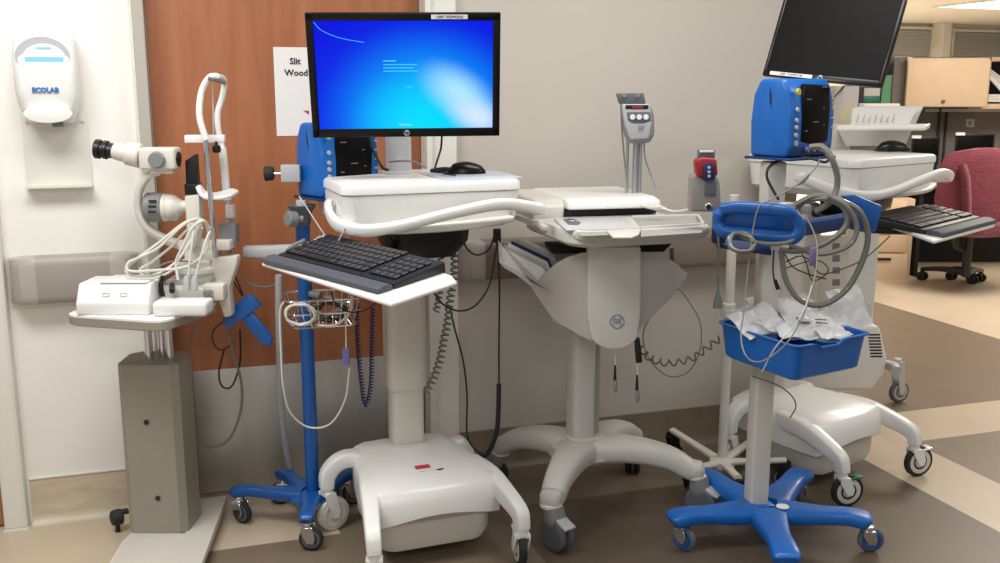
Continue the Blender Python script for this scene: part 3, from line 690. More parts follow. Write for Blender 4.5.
P_(MB(), 160, 288, 216, 301, 2.80, .2, 'base_block', 'cream', .006)
mb = MB(); pbox(mb, 166, 280, 210, 289, 2.84, .12, CR, .004); mb.build('slide_table', 'ge_grey', sl)
mb = MB(); c_ = Ph(198, 285, 2.92); mb.lathe([(.062, 0), (.064, .003), (.064, .02), (.055, .024), (.055, .04), (.062, .043), (.062, .055), (.05, .06), (.05, .075), (.04, .08)], T(c_.x, c_.y, c_.z)); mb.build('pivot_base', 'cream', sl)
mb = MB(); mb.cyl(Ph(172, 285, 2.82), Ph(172, 291, 2.74), .008); mb.tube(pt((163, 296, 2.8), (161, 286, 2.8), (163, 276, 2.8)), .007); mb.build('joystick', 'black', sl)
mb = MB(); mb.arm(pt((160, 172, 2.86), (148, 176, 2.86), (139.5, 190, 2.87), (138.5, 208, 2.88), (146, 226, 2.89), (163, 238, 2.91), (185, 246, 2.93), (205, 249, 2.93)), [.02, .022, .022, .022, .024, .026, .03, .03], [.02, .022, .024, .024, .026, .026, .024, .02], 6, 14, 3, upv=HF); mb.build('microscope_arm', 'cream', sl)
P_(MB(), 138.5, 148, 175, 170, 2.83, .07, 'microscope_body', 'cream', .008)
mb = MB(); pbox(mb, 150, 168, 172, 174, 2.84, .05, CR, .003); mb.build('microscope_foot', 'cream', sl)
def hcyl(mb, x0, y0, x1, y1, D, r, r2=None, D2=None, n=22): return mb.cyl(Ph(x0, y0, D), Ph(x1, y1, D if D2 is None else D2), r, r2, n)
mb = MB(); hcyl(mb, 113, 151.5, 127, 153.5, 2.86, .022, .027); hcyl(mb, 126, 153.5, 141, 156, 2.86, .033, .036); mb.build('binocular_tube', 'cream', sl)
for dz, nm in ((0, 0), (1, 1)):
    mb = MB(); D_ = 2.86+.055*dz; hcyl(mb, 100, 149.5-dz, 114, 151.5-dz, D_, .021, .021); hcyl(mb, 95.5, 149-dz, 101, 149.7-dz, D_, .027, .027); hcyl(mb, 104, 150-dz, 108, 150.5-dz, D_, .026); mb.build('eyepiece', 'black', sl)
mb = MB(); hcyl(mb, 113, 150, 139, 153, 2.915, .02, .024); mb.build('binocular_tube', 'cream', sl)
mb = MB(); c_ = Ph(157, 160, 2.825); mb.cyl(c_, c_-HF*.014, .0245, .022, 26); mb.build('magnification_knob', 'grey', sl)
mb = MB(); hcyl(mb, 174, 159, 179.5, 159.5, 2.865, .025, .022); mb.build('objective_lens', 'black', sl)
mb = MB(); hcyl(mb, 146, 207, 165, 207.5, 2.9, .043, .045); mb.build('lamp_housing', 'grey', sl)
for k in range(3):
    mb = MB(); c_ = Ph(150.5, 201+k*5, 2.857); pbox(mb, 148, 200+k*5.4, 156, 202+k*5.4, 2.853, .006, CR, .001); mb.build('vent_slot', 'rubber', sl)
mb = MB(); hcyl(mb, 164, 207.5, 169, 207.5, 2.9, .042, .040); mb.lathe([(.038, 0), (.040, .01), (.035, .025), (.025, .036), (.018, .045), (.018, .07)], Matrix.Translation(Ph(168, 207.5, 2.9)) @ (Ph(190, 206, 2.9)-Ph(168, 207.5, 2.9)).to_track_quat('Z', 'Y').to_matrix().to_4x4()); mb.build('lamp_condenser', 'cream', sl)
mb = MB(); c_ = Ph(176, 217, 2.86); mb.cyl(c_, c_-HF*.012, .012); mb.build('lamp_screw', 'grey', sl)
mb = MB(); ppris(mb, [(184, 196), (199, 194), (200, 222), (196, 248), (188, 250), (186, 225)], 2.87, .05, .006); mb.build('illumination_column', 'cream', sl)
mb = MB(); ppris(mb, [(185, 161), (195, 154), (197.5, 194), (186, 195)], 2.88, .035, .002); pbox(mb, 184.5, 184, 197.5, 195, 2.872, .05, CR, .003); mb.build('prism_tower', 'black', sl)
mb = MB(); pbox(mb, 178, 241, 230, 250.5, 2.9, .06, CR, .004); pbox(mb, 184, 249, 216, 262, 2.9, .07, CR, .008); mb.build('arm_bracket', 'cream', sl)
mb = MB(); mb.tube(pt((206, 140, 2.86), (199.5, 116, 2.86), (201.5, 92, 2.87), (209, 78, 2.87), (216, 76, 2.88)), .0095, 12); mb.tube(pt((216, 76, 2.88), (224, 80, 3.0), (222.5, 96, 3.02), (217.5, 114, 3.02), (219, 134, 3.02), (223, 150, 3.02)), .009, 12); mb.build('forehead_frame', 'white', sl)
mb = MB(); mb.tube(pt((208, 78, 2.86), (215, 79.5, 2.88), (225, 83, 2.95)), .006, 8); mb.build('forehead_pad', 'grey', sl)
mb = MB(); mb.tube(pt((205.5, 138, 2.86), (208, 170, 2.86), (215.5, 258, 2.86)), .0075, 12, 1); mb.build('chin_rest_post', 'chrome', sl)
mb = MB(); mb.tube(pt((222.5, 148, 3.0), (225, 175, 3.0), (227.5, 200, 3.0)), .012, 12, 1); mb.build('chin_rest_post', 'white', sl)
mb = MB(); mb.tube(pt((228, 196, 3.0), (231, 262, 3.0)), .0085, 12, 1); mb.build('chin_rest_post', 'grey_light', sl)
mb = MB(); mb.cyl(Ph(230, 205, 3.0), Ph(230.8, 218, 3.0), .015); mb.build('post_collar', 'cream', sl)
mb = MB(); mb.tube(pt((212.5, 84, 2.9), (213.5, 134, 2.9)), .0018, 6, 1); mb.build('fixation_rod', 'silver', sl)
mb = MB(); pbox(mb, 185, 135, 224, 143, 2.9, .03, R(-12), .003); mb.build('forehead_bar', 'white', sl)
mb = MB(); c_ = Ph(216.5, 149, 2.9); mb.lathe([(.001, -.012), (.011, -.01), (.013, 0), (.011, .01), (.001, .012)], Matrix.Translation(c_)); mb.cyl(c_+V((0, 0, .008)), c_+V((0, 0, .022)), .004); mb.build('fixation_knob', 'black', sl)
mb = MB(); mb.arm(pt((198, 186, 2.88), (205, 195, 2.88), (220, 196, 2.9), (234, 192, 2.98)), [.02, .05, .05, .03], [.016, .014, .014, .02]); mb.build('chin_cup', 'white', sl)
mb = MB(); pbox(mb, 219, 224, 236, 244, 2.94, .05, CR, .003); mb.build('clamp_block', 'grey', sl)
mb = MB(); ppris(mb, [(212, 258), (237, 256), (237, 264), (229, 288), (232, 316), (224, 318), (217, 296), (208, 280)], 2.9, .045, .006); mb.build('side_bracket', 'cream', sl)
mb = MB(); c_ = Ph(207, 293, 2.79); mb.cyl(c_, c_-HF*.01, .009); mb.build('lock_screw', 'grey', sl)
mb = MB(); pbox(mb, 202, 285, 224, 301, 2.80, .05, CR, .006); mb.build('end_block', 'cream', sl)
# cables on the slit lamp
W_ = 'white slit lamp cables'
cable('lamp_cable', pt((200, 240, 2.84), (199, 224, 2.82), (186, 222, 2.82), (160, 242, 2.8), (133, 262, 2.78), (126, 270, 2.78), (132, 276, 2.77), (152, 276, 2.77), (176, 262, 2.79), (194, 236, 2.82), (201, 224, 2.82)), 0.0042, 'cable_white', 'white cable looping widest to the left over the power box')
cable('lamp_cable', pt((206, 222, 2.83), (196, 219, 2.81), (182, 226, 2.80), (158, 248, 2.79), (138, 258, 2.78), (128, 263, 2.77), (130, 271, 2.76), (160, 270, 2.76), (188, 266, 2.78), (206, 250, 2.82), (210, 226, 2.83)), 0.0042, 'cable_white', 'white cable running in the inner loop below the lamp housing')
cable('lamp_cable', pt((212, 238, 2.84), (206, 222, 2.81), (196, 224, 2.79), (191, 250, 2.77), (187, 290, 2.76)), .0036, 'cable_white', 'white cable dropping straight down to the clear plugs')
cable('lamp_cable', pt((214, 246, 2.84), (210, 232, 2.81), (203, 250, 2.78), (197, 272, 2.77), (194, 290, 2.76)), .0034, 'cable_white', 'short white cable beside the chin rest post')
cable('lamp_cable', pt((203, 228, 2.85), (188, 230, 2.84), (172, 246, 2.83), (152, 262, 2.82), (140, 270, 2.82), (150, 279, 2.81), (170, 272, 2.82), (180, 262, 2.83)), .004, 'cable_white', 'white cable in the rear loop nearest the lamp arm')
cable('lamp_cable', pt((208, 232, 2.84), (204, 221, 2.80), (192, 228, 2.78), (183, 246, 2.77), (176, 262, 2.77), (178, 280, 2.76)), .004, 'cable_white', 'white cable bending down left of the clear plugs')
cable('sensor_lead', pt((158, 288, 2.85), (150, 274, 2.86), (170, 262, 2.86), (200, 262, 2.86)), .003, 'cable_grey', 'thin grey lead lying across the slit lamp base')
for px_, lb in ((187, 'left clear connector plug on the slit lamp table'), (195, 'right clear connector plug on the slit lamp table')):
    mb = MB(); c_ = Ph(px_, 290, 2.755); mb.lathe([(.006, .0), (.010, .004), (.010, .028), (.006, .04), (.004, .044)], T(c_.x, c_.y, TZ+.002) if 0 else T(c_.x, c_.y, c_.z-.002), 12); single(mb, 'connector_plug', 'grey_light', lb, 'plug')
cable('hanging_cable', pt((228, 318, 3.0), (214, 330, 3.02), (213, 342, 3.02), (220, 350, 3.02), (230, 346, 3.0)), .0022, 'cable_black', 'small black cable loop hanging under the slit lamp table')
cable('hanging_cable', pt((228, 262, 3.0), (232, 278, 3.0), (243, 296, 3.0), (235, 275, 3.02)), .0025, 'cable_black', 'thin black wire behind the slit lamp bracket')
cable('power_cable', pt((226, 322, 3.05), (232, 350, 3.08), (241, 380, 3.1), (241, 410, 3.1), (230, 438, 3.08), (214, 447, 3.05), (198, 443, 3.0), (180, 430, 2.95)), .0045, 'cable_grey', 'grey power cable sagging in front of the steel kick plate')
cable('power_cable', pt((240, 330, 3.08), (240, 362, 3.1), (232, 386, 3.1), (222, 386, 3.1), (219, 372, 3.1), (224, 350, 3.08)), .003, 'cable_black', 'black cable loop below the blue bracket')
cable('power_cable', pt((195, 322, 3.0), (190, 345, 3.0), (184, 372, 2.95)), .0028, 'cable_grey', 'thin grey cable entering the top of the putty column')
cable('air_hose', pt((243, 275, 3.05), (250, 284, 3.05), (268, 287, 3.05), (284, 280, 3.0)), .004, 'cable_grey', 'grey hose curving between the slit lamp and keyboard tray')
# ================================================================== BLUE POLE STANDS
def star(t, cen, tips, w0, w1, h0, h1, z0, m, wheels, wr, cm, tire, hub, side=.02):
    mb = MB(); mb.lathe([(.03, z0-.03), (.07, z0-.025), (.078, z0-.006), (.06, z0+.004), (.03, z0+.008)], T(cen.x, cen.y, 0), 28); mb.build('base_hub', m, t)
    for i_, (tp_, an) in enumerate(zip(tips, wheels)):
        mb = MB(); d = (tp_-cen); d.z = 0; d2 = V((-d.y, d.x, 0)).normalized()
        mb.arm([cen+d*.12+V((0, 0, 0)), cen+d*.38, cen+d*.62+V((0, 0, .004)), cen+d*.8+V((0, 0, .008)), cen+d*.97+V((0, 0, .002)), cen+d*1.01+V((0, 0, -.004))], [w0*1.1, w0*.85, w1, w1, w1*1.05, w1*.8], [h0, h0, h1, h1, h1, h1*.7], 5, 18, 4)
        mb.build('leg', m, t)
        e = cen+d*((.90, .93, .93, 1.0, .97)[i_] if m == 'blue_bright' else .93); add_caster(t, e.x, e.y, e.z-h1*.35, wr, an, hub, tire, cm, .02, .012)
def zset(p, z): p = p.copy(); p.z = z; return p
st = thing('pole_stand', 'blue pole stand with blue star base in front of the wooden door', 'pole stand', (.33, 3.0, 0))
cL = Pz(313, 494, .105)
tipsL = [Pz(233, 489, .115), Pz(276, 456, .105), Pz(330, 456, .105), Pz(352, 474, .105), Pz(306, 517, .115)]
tipsL[1].y = min(tipsL[1].y, 3.27); tipsL[2].y = min(tipsL[2].y, 3.27); 
star(st, cL, tipsL, .075, .045, .04, .035, .11, 'blue', [R(-50), R(170), R(60), R(0), R(-20)], .038, 'chrome', 'rubber', 'slate')
tL = Pd(307, 240, 2.9)
mb = MB(); mb.cyl((cL.x, cL.y, .1), (cL.x, cL.y, 1.0), .022, n=24); mb.build('pole', 'blue', st)
pk = lambda z: V((cL.x, cL.y, z))
mb = MB(); mb.cyl(pk(.95), pk(1.07), .018); mb.build('upper_pole', 'silver', st)
cz_ = Ph(301, 218, 2.97).z
mb = MB(); mb.lathe([(.02, -.03), (.026, -.02), (.026, .0), (.03, .012), (.042, .03), (.044, .034), (.02, .034)], T(cL.x, cL.y, cz_)); mb.build('pole_clamp', 'slate', st)
mb = MB(); mb.cyl(Ph(296, 219, 2.97), Ph(287, 219, 2.95), .024, .024, 16); mb.cyl(Ph(297, 219, 2.97), Ph(304, 219, 2.97), .01); mb.build('clamp_knob', 'grey', st)
mb = MB(); mb.arm([Ph(306, 251, 2.96), Ph(275, 252, 3.0), Ph(246, 252, 3.02)], [.04, .045, .045], [.045, .045, .04]); mb.build('side_arm', 'grey_light', st)
mb = MB(); mb.tube(pt((300, 250, 2.92), (291, 256, 2.9), (286, 270, 2.9), (284, 262, 2.88), (290, 248, 2.88), (305, 240, 2.9)), .006, 8); mb.build('arm_cable_guide', 'grey', st)
mb = MB(); mb.tube(pt((278.5, 275, 2.98), (279, 330, 3.0), (282, 420, 3.1), (292, 480, 3.2)), .011, 12, 3); mb.build('drain_tube', 'clear_tube', st, label='translucent grey tube hanging from the basket to the base')
# wire basket
bk = thing('wire_basket', 'wire basket of coiled cables under the keyboard tray', 'basket', Ph(322, 325, 2.95))
cbx = Ph(322, 295, 2.97); mbs = []
zt2, zb2 = cbx.z, Ph(322, 322, 2.97).z
for z, s_, nm in ((zt2, 1., 'rim'), (zb2, .82, 'bottom_ring'), ((zt2+zb2)/2, .92, 'middle_ring')):
    mb = MB(); mb.tube([V((p.x, p.y, z)) for p in rect(cbx.x, cbx.y, .24*s_, .16*s_, z, .03, 3)], .003, 6, 0, True); mb.build(nm, 'chrome', bk)
for k in range(9):
    for s2 in (-1, 1):
        x = -.1+.025*k; mb = MB(); mb.cyl((cbx.x+x, cbx.y+s2*.08, zt2), (cbx.x+x*.82, cbx.y+s2*.066, zb2), .0018, n=6); mb.build('wire', 'chrome', bk)
for k in range(5):
    x = -.08+.04*k; mb = MB(); mb.cyl((cbx.x+x, cbx.y-.066, zb2), (cbx.x+x, cbx.y+.066, zb2), .0018, n=6); mb.build('wire', 'chrome', bk)
mb = MB(); mb.arm([V((cbx.x-.0, cbx.y+.04, zt2-.01)), V((cL.x, cL.y, zt2))], [.03, .03], [.02, .02]); mb.build('basket_bracket', 'grey', bk)
def coilring(mb, c, rx, rz_, r, turns, jit=.004, tilt=0.):
    pts = []
    for k in range(turns*12+1):
        a = 2*math.pi*k/12; j = random.uniform(-jit, jit)
        pts.append(c+rt*(rx+j)*math.cos(a)+V((0, 0, 1))*(rz_+j)*math.sin(a)+HF*(tilt*math.sin(a)+.004*k/12))
    mb.tube(pts, r, 7, 3)
mb = MB(); coilring(mb, Ph(300, 315, 2.86), .045, .033, .0032, 4, .004); single(mb, 'sensor_cable', 'cable_white', 'coiled white cable hanging at the left end of the wire basket', 'cable')
mb = MB(); coilring(mb, Ph(330, 312, 2.96), .045, .02, .004, 3, .007, .03); single(mb, 'sensor_cable', 'cable_black', 'black cable coiled at the bottom of the wire basket', 'cable')
mb = MB(); coilring(mb, Ph(325, 306, 2.98), .05, .018, .0035, 3, .006, .04); single(mb, 'sensor_cable', 'cable_grey', 'grey cable coiled inside the wire basket', 'cable')
cable('sensor_cable', pt((285, 300, 2.9), (280, 312, 2.9), (281, 350, 2.9), (283, 385, 2.9), (290, 412, 2.92), (308, 427, 2.94), (330, 424, 2.94), (345, 400, 2.94), (349.5, 368, 2.93)), .0032, 'cable_white', 'long white cable loop hanging in front of the blue pole')
mb = MB(); pbox(mb, 342.5, 349, 349.5, 365, 2.93, .015, CR, .003); single(mb, 'cable_connector', 'purple', 'pale purple connector hanging below the keyboard tray', 'connector')
cable('sensor_cable', pt((346, 350, 2.935), (346, 335, 2.94), (345, 312, 2.95)), .0025, 'cable_white', 'short white cable above the pale purple connector')
cable('sensor_cable', pt((352, 296, 2.9), (350, 312, 2.88), (335, 325, 2.87), (316, 325, 2.88)), .004, 'cable_white', 'thick white cable sagging under the right end of the basket')
mb = MB(); mb.coil(pt((357, 304, 3.0), (358, 345, 3.0), (362, 385, 3.0), (366, 405, 3.0), (371, 385, 3.0), (372, 345, 3.0), (373, 308, 3.0)), .006, .0025, 64); single(mb, 'coiled_cord', 'navy', 'dark blue coiled cord hanging in a narrow loop by the door', 'cord')
cable('tray_cable', pt((331, 292, 2.72), (336, 304, 2.74), (350, 312, 2.78), (368, 309, 2.8), (378, 300, 2.8)), .002, 'cable_black', 'thin black cable sagging under the left keyboard tray')
mb = MB(); p0 = Ph(315, 262, 2.9)
ppris(mb, [(293, 262), (306, 250), (318, 236), (322, 247), (345, 238), (352, 250), (330, 262)], 2.98, .05, .004); single(mb, 'plastic_bag', 'bag_pack', 'crumpled clear plastic bag behind the left keyboard', 'plastic bag')
cable('antenna_rod', pt((299, 196, 2.9), (328, 240, 2.88)), .002, 'silver', 'thin metal rod slanting from the left blue monitor to the tray', 'rod')
cable('antenna_rod', pt((345, 228, 2.7), (337, 244, 2.7)), .002, 'silver', 'short thin metal rod under the white handle', 'rod')
# patient monitors
def patient_monitor(M, label, wired=True):
    """M at the bottom centre, front towards -Y"""
    t = thing('patient_monitor', label, 'patient monitor', M.to_translation(), 0, 'blue patient monitors'); w, h, d = .215, .225, .145
    mb = MB(); pr = [(-d/2+.01, 0), (-d/2, .03), (-d/2, h*.55), (-d/2+.012, h*.85), (-d/2+.03, h), (d/2-.03, h), (d/2-.008, h*.8), (d/2, h*.45), (d/2-.005, 0)]
    mb.prism([M @ V((-w/2, y, z)) for y, z in pr], M.to_3x3() @ V((w, 0, 0)), .012, 3); mb.build('case', 'blue_bright', t)
    mb = MB(); mb.prism([M @ V((x, -d/2-.002, z)) for x, z in ((-w*.27, .045), (w*.0, .035), (w*.35, .042), (w*.37, h*.6), (w*.33, h-.02), (-w*.22, h-.015), (-w*.27, h*.6))], M.to_3x3() @ V((0, .02, 0)), .004); mb.build('display_panel', 'screen_off', t)
    mb = MB(); mb.box(w*.9, .006, .035, M @ T(0, -d/2+.004, .004), .003); mb.build('front_panel', 'blue_dark', t)
    for k, (z, m_) in enumerate(((h-.038, 'yellow'), (h-.088, 'grey_light'), (h-.118, 'grey_light'), (h-.138, 'grey_light'), (h-.16, 'grey_light'))):
        mb = MB(); mb.lathe([(.001, 0), (.010 if k == 0 else .007, 0), (.009 if k == 0 else .006, .005), (.001, .005)], M @ T(-w*.38, -d/2, z) @ Matrix.Rotation(math.pi/2, 4, 'X'), 14); mb.build('button', m_, t, label='yellow button' if k == 0 else None)
    for k in range(5):
        mb = MB(); mb.box(.012, .004, .006, M @ T(w*.44, -d/2-.001, .08+.028*k), .0015); mb.build('side_key', 'grey_light', t)
    mb = MB()
    for x, z, l in ((-.03, .165, .022), (.045, .2, .03), (.01, .1, .026), (.045, .14, .008), (-.035, .075, .014), (.05, .09, .006)):
        mb.box(l, .0006, .0025, M @ T(x, -d/2-.0026, z))
    mb.build('panel_print', 'ink_grey', t)
    mb = MB(); mb.lathe([(.001, 0), (.009, 0), (.008, .002), (.001, .002)], M @ T(-w*.36, -d/2, .042) @ Matrix.Rotation(math.pi/2, 4, 'X'), 14); mb.build('round_badge', 'grey_light', t)
    mb = MB(); mb.prism([M @ V((-w/2-.0005, y, z)) for y, z in ((-.004, h*.62), (.004, h*.72), (.006, h*.9), (-.002, h*.8))], M.to_3x3() @ V((.004, 0, 0))); mb.build('side_slot', 'black', t)
    mb = MB(); mb.box(w+.01, d+.02, .008, M @ T(0, 0, -.008), .003); mb.build('base_plate', 'blue_dark', t)
    for k in range(3):
        mb = MB(); mb.cyl(M @ V((-.03+.03*k, -d/2, .022)), M @ V((-.03+.03*k, -d/2-.012, .022)), .008, n=12); mb.build('socket', 'purple_dull' if k == 0 else 'grey', t)
    return t
PR = (1.68, 2.535)
zR = Ph(765, 156, 2.93).z
MR = T(PR[0]+.056, PR[1]+.0, zR, R(20)); patient_monitor(MR, 'blue patient monitor on the right pole stand below the tilted dark monitor')
zL = Ph(312, 197, 3.0).z
ML = T(cL.x+.118, cL.y+.02, zL, R(26)); patient_monitor(ML, 'blue patient monitor partly hidden behind the lit screen')
# clamp with black knob on the left monitor
t = thing('rear_clamp', 'black knobbed metal clamp at the left of the hidden blue monitor', 'clamp', Ph(285, 178, 3.0))
mb = MB(); pbox(mb, 281, 165, 300, 182, 3.0, .03, CR, .002); mb.build('clamp_plate', 'grey_light', t)
mb = MB(); mb.cyl(Ph(283, 173.5, 3.01), Ph(272, 173.5, 3.01), .004); mb.build('clamp_screw', 'chrome', t)
mb = MB(); mb.cyl(Ph(273.5, 173.5, 3.01), Ph(265, 173.5, 3.01), .021, .024, 10); mb.build('clamp_knob', 'rubber', t)
cable('monitor_cable', pt((369, 132, 2.98), (371, 146, 3.0), (377, 158, 3.0), (383, 168, 2.98), (388, 170, 2.96)), .0042, 'cable_black', 'black cable curving down left of the monitor post')
cable('monitor_cable', pt((442, 134, 2.95), (441, 148, 2.95), (438, 158, 2.93), (435, 168, 2.9)), .0032, 'cable_black', 'black cable hanging right of the monitor post')
cable('monitor_cable', pt((389, 162, 3.0), (402, 161, 2.98), (415, 162, 3.0), (426, 168, 3.0)), .003, 'cable_grey', 'grey cable wrapped across the front of the monitor post')
# ---------------- right stand
sr = thing('pole_stand', 'pole stand with bright blue five-legged base and white square post', 'pole stand', (PR[0], PR[1], 0))
cR = V((PR[0]+.015, PR[1]-.03, .1))
tipsR = [Pz(672, 520, .1), Pz(698, 474, .1), Pz(803, 474, .1), Pz(868, 521, .1), Pz(787, 560, .1)]
star(sr, cR, tipsR, .115, .078, .05, .043, .105, 'blue_bright', [R(-60), R(150), R(60), R(-20), R(-90)], .04, 'chrome', 'slate', 'blue')
mb = MB(); mb.lathe([(.001, 0), (.02, 0), (.02, .002), (.001, .002)], T(cR.x+.03, cR.y-.05, .1265), 20); mb.build('round_sticker', 'paper', sr, label='white oval sticker')
mb = MB(); mb.box(.06, .06, zR-.015-.1, T(PR[0], PR[1], .1, R(-8)), .008, 3); mb.build('post', 'cream', sr)
mb = MB(); mb.box(.09, .09, .02, T(PR[0], PR[1], .1, R(-8)), .006); mb.build('post_collar', 'blue_bright', sr)
# blue carrying frame
mb = MB(); mb.arm(pt((722, 209, 2.75), (740, 207.5, 2.73), (782, 211, 2.7), (794, 217, 2.7), (799, 227, 2.7), (796, 236, 2.7), (785, 238, 2.71), (740, 234, 2.74), (723, 231, 2.75), (719, 222, 2.76), (720, 212, 2.75)), [.034]*11, [.036]*11, 6, 14, 3.4, upv=HF); mb.build('front_handle', 'blue', sr)
mb = MB(); ppris(mb, [(722, 209), (786, 213), (797, 222), (796, 234), (722, 230)], 2.76, .05, .008); mb.build('handle_body', 'blue', sr)
mb = MB(); mb.prism([Ph(x, y, D) for x, y, D in ((716, 244, 2.88), (772, 252, 2.78), (770, 243, 2.9), (718, 238, 2.98))], (0, 0, -.012), .004); pbox(mb, 713, 212, 726, 244, 2.86, .03, CR, .006); mb.build('side_plate', 'blue_dark', sr)
mb = MB(); mb.arm(pt((794, 229, 2.78), (822, 225, 2.85), (856, 219, 2.92)), [.035]*3, [.045]*3, 4, 16, 5); mb.build('cross_bar', 'blue_dark', sr)
mb = MB(); ppris(mb, [(842, 196), (856, 195), (883, 206), (877, 230), (868, 235), (858, 226), (852, 206)], 2.93, .02, .005); mb.build('end_bracket', 'blue', sr)
mb = MB(); mb.box(.1, .09, .07, T(PR[0]+.01, PR[1], Ph(760, 240, 2.9).z, R(-8)), .008); mb.build('frame_clamp', 'blue_dark', sr)
mb = MB(); mb.box(.03, .03, .05, T(PR[0]+.03, PR[1]+.02, 1.1)); mb.bm.free()
# bin (part of the stand: bolted on)
zr = .715
b4 = [Pz(716, 321, zr), Pz(797, 347, zr), Pz(872, 333, zr)]; b4.append(b4[0]+b4[2]-b4[1])
bc = (b4[0]+b4[2])/2
def inset(P, z, k): return [V((bc.x+(p.x-bc.x)*k, bc.y+(p.y-bc.y)*k, z)) for p in P]
rp0 = roundpoly([V((p.x, p.y, 0)) for p in b4], .035); rp = []
for i_, p_ in enumerate(rp0):
    q_ = rp0[(i_+1) % len(rp0)]; n_ = max(1, int((q_-p_).length/.02)); rp += [p_.lerp(q_, k/n_) for k in range(n_)]
bn = thing('storage_bin', 'blue plastic bin of clear packets on the white post', 'bin', (bc.x, bc.y, .6))
outer = [inset(rp, zr-.108, .84), inset(rp, zr-.10, .9), inset(rp, zr-.004, .97), inset(rp, zr-.004, 1.02), inset(rp, zr, 1.02), inset(rp, zr, .955), inset(rp, zr-.095, .87), inset(rp, zr-.097, .82)]
ns = len(rp)
# scooped front rim
q1, q2 = b4[1], b4[2]
for r_i in (2, 3, 4, 5):
    for i, p in enumerate(outer[r_i]):
        e = (q2-q1); f = ((p-q1).dot(e))/e.dot(e); dist = abs((p-q1).cross(e.normalized()).z)
        if dist < .03 and .25 < f < .62: p.z -= .014*min(1, (f-.25)/.06, (.62-f)/.06)
mb = MB(); mb.loft(outer); mb.build('bin_shell', 'blue_bright', bn)
mb = MB(); mb.box(.02, .1, .015, T(bc.x+.07, bc.y+.02, zr-.122, R(-30)), .003); mb.build('bin_bracket', 'black', bn)
def packet(px, py, dz, w, h, rz, rx, ry, label, m='bag_pack', sheet='paper'):
    p = Pz(px, py, zr+dz); M = T(p.x, p.y, p.z, rz, rx, ry); t = thing('sealed_packet', label, 'packet', p)
    mb = MB(); b = bmesh.new(); N = 9; g = [[None]*N for _ in range(N)]; g2 = [[None]*N for _ in range(N)]
    for i in range(N):
        for j in range(N):
            u, v = i/(N-1), j/(N-1); e = min(u, 1-u, v, 1-v); hh = .012*min(1, e*5)+random.uniform(-.006, .006)*min(1, e*8)
            x, y = (u-.5)*w, (v-.5)*h; wv = .006*math.sin(u*7+rz*3)+.004*math.cos(v*9)
            g[i][j] = b.verts.new((x, y, hh+wv+.001)); g2[i][j] = b.verts.new((x, y, -hh*.6+wv-.001))
    for G, fl in ((g, 1), (g2, -1)):
        for i in range(N-1):
            for j in range(N-1):
                f = (G[i][j], G[i+1][j], G[i+1][j+1], G[i][j+1]); b.faces.new(f if fl > 0 else f[::-1])
    for i in range(N-1):
        for (a1, a2, c1, c2) in ((g[i][0], g[i+1][0], g2[i+1][0], g2[i][0]), (g[i][-1], g[i+1][-1], g2[i+1][-1], g2[i][-1]), (g[0][i], g[0][i+1], g2[0][i+1], g2[0][i]), (g[-1][i], g[-1][i+1], g2[-1][i+1], g2[-1][i])): b.faces.new((a1, a2, c2, c1) if False else (a1, a2, c1, c2))
    bmesh.ops.recalc_face_normals(b, faces=b.faces); mb._add(b, M); mb.build('wrapper', m, t)
    mb = MB(); mb.box(w*.7, h*.7, .006, M @ T(0, 0, -.002), .002); mb.build('contents', sheet, t)
    return t, M
packet(748, 315, -0.006, 0.09, 0.10, R(14), R(14), R(-6), 'white sealed packet at the left end of the blue bin')
packet(766, 327, .002, .09, .10, R(50), R(20), R(8), 'small frosted packet near the middle of the front left wall of the bin')
packet(757, 321, .02, 0.138, 0.115, R(5), R(30), R(-14), 'white sealed packet second from the left end, tilted over its neighbour')
packet(796, 333, .004, .11, .07, R(-5), R(20), R(4), 'flat frosted packet in the nearest corner of the bin')
packet(772, 312, 0.012, 0.138, 0.127, R(-10), R(32), R(5), 'clear packet standing behind the leftmost one in the bin')
packet(798, 311, 0.022, 0.149, 0.127, R(10), R(36), 0, 'large clear packet in the middle of the blue bin', 'plastic_clear')
pk_, Mp = packet(810, 328, 0.012, 0.138, 0.103, R(-14), R(34), R(4), 'clear packet with a black barcode label in the blue bin', 'bag_pack', 'paper_grey')
mb = MB(); xx = -.04
for k in range(9):
    w_ = random.choice((.0015, .0025, .003)); mb.box(w_, .025, .001, Mp @ T(xx, .012, .018)); xx += w_+.002
mb.box(.035, .003, .001, Mp @ T(.03, .005, .018)); mb.box(.035, .003, .001, Mp @ T(.03, .018, .018)); mb.build('barcode', 'ink', pk_)
packet(828, 320, 0.012, 0.115, 0.103, R(15), R(26), R(-6), 'crumpled clear packet right of the barcode packet', 'plastic_clear')
packet(848, 308, 0.042, 0.138, 0.127, R(12), R(64), R(-4), 'tall clear bag standing up at the right end of the bin', 'plastic_clear', 'plastic_clear')
packet(778, 329, -0.008, 0.127, 0.092, R(-25), R(12), R(6), 'frosted packet lying near the front corner of the bin')
packet(832, 334, 0.000, 0.103, 0.063, R(12), R(18), 0, 'small frosted packet just inside the front rim of the bin')
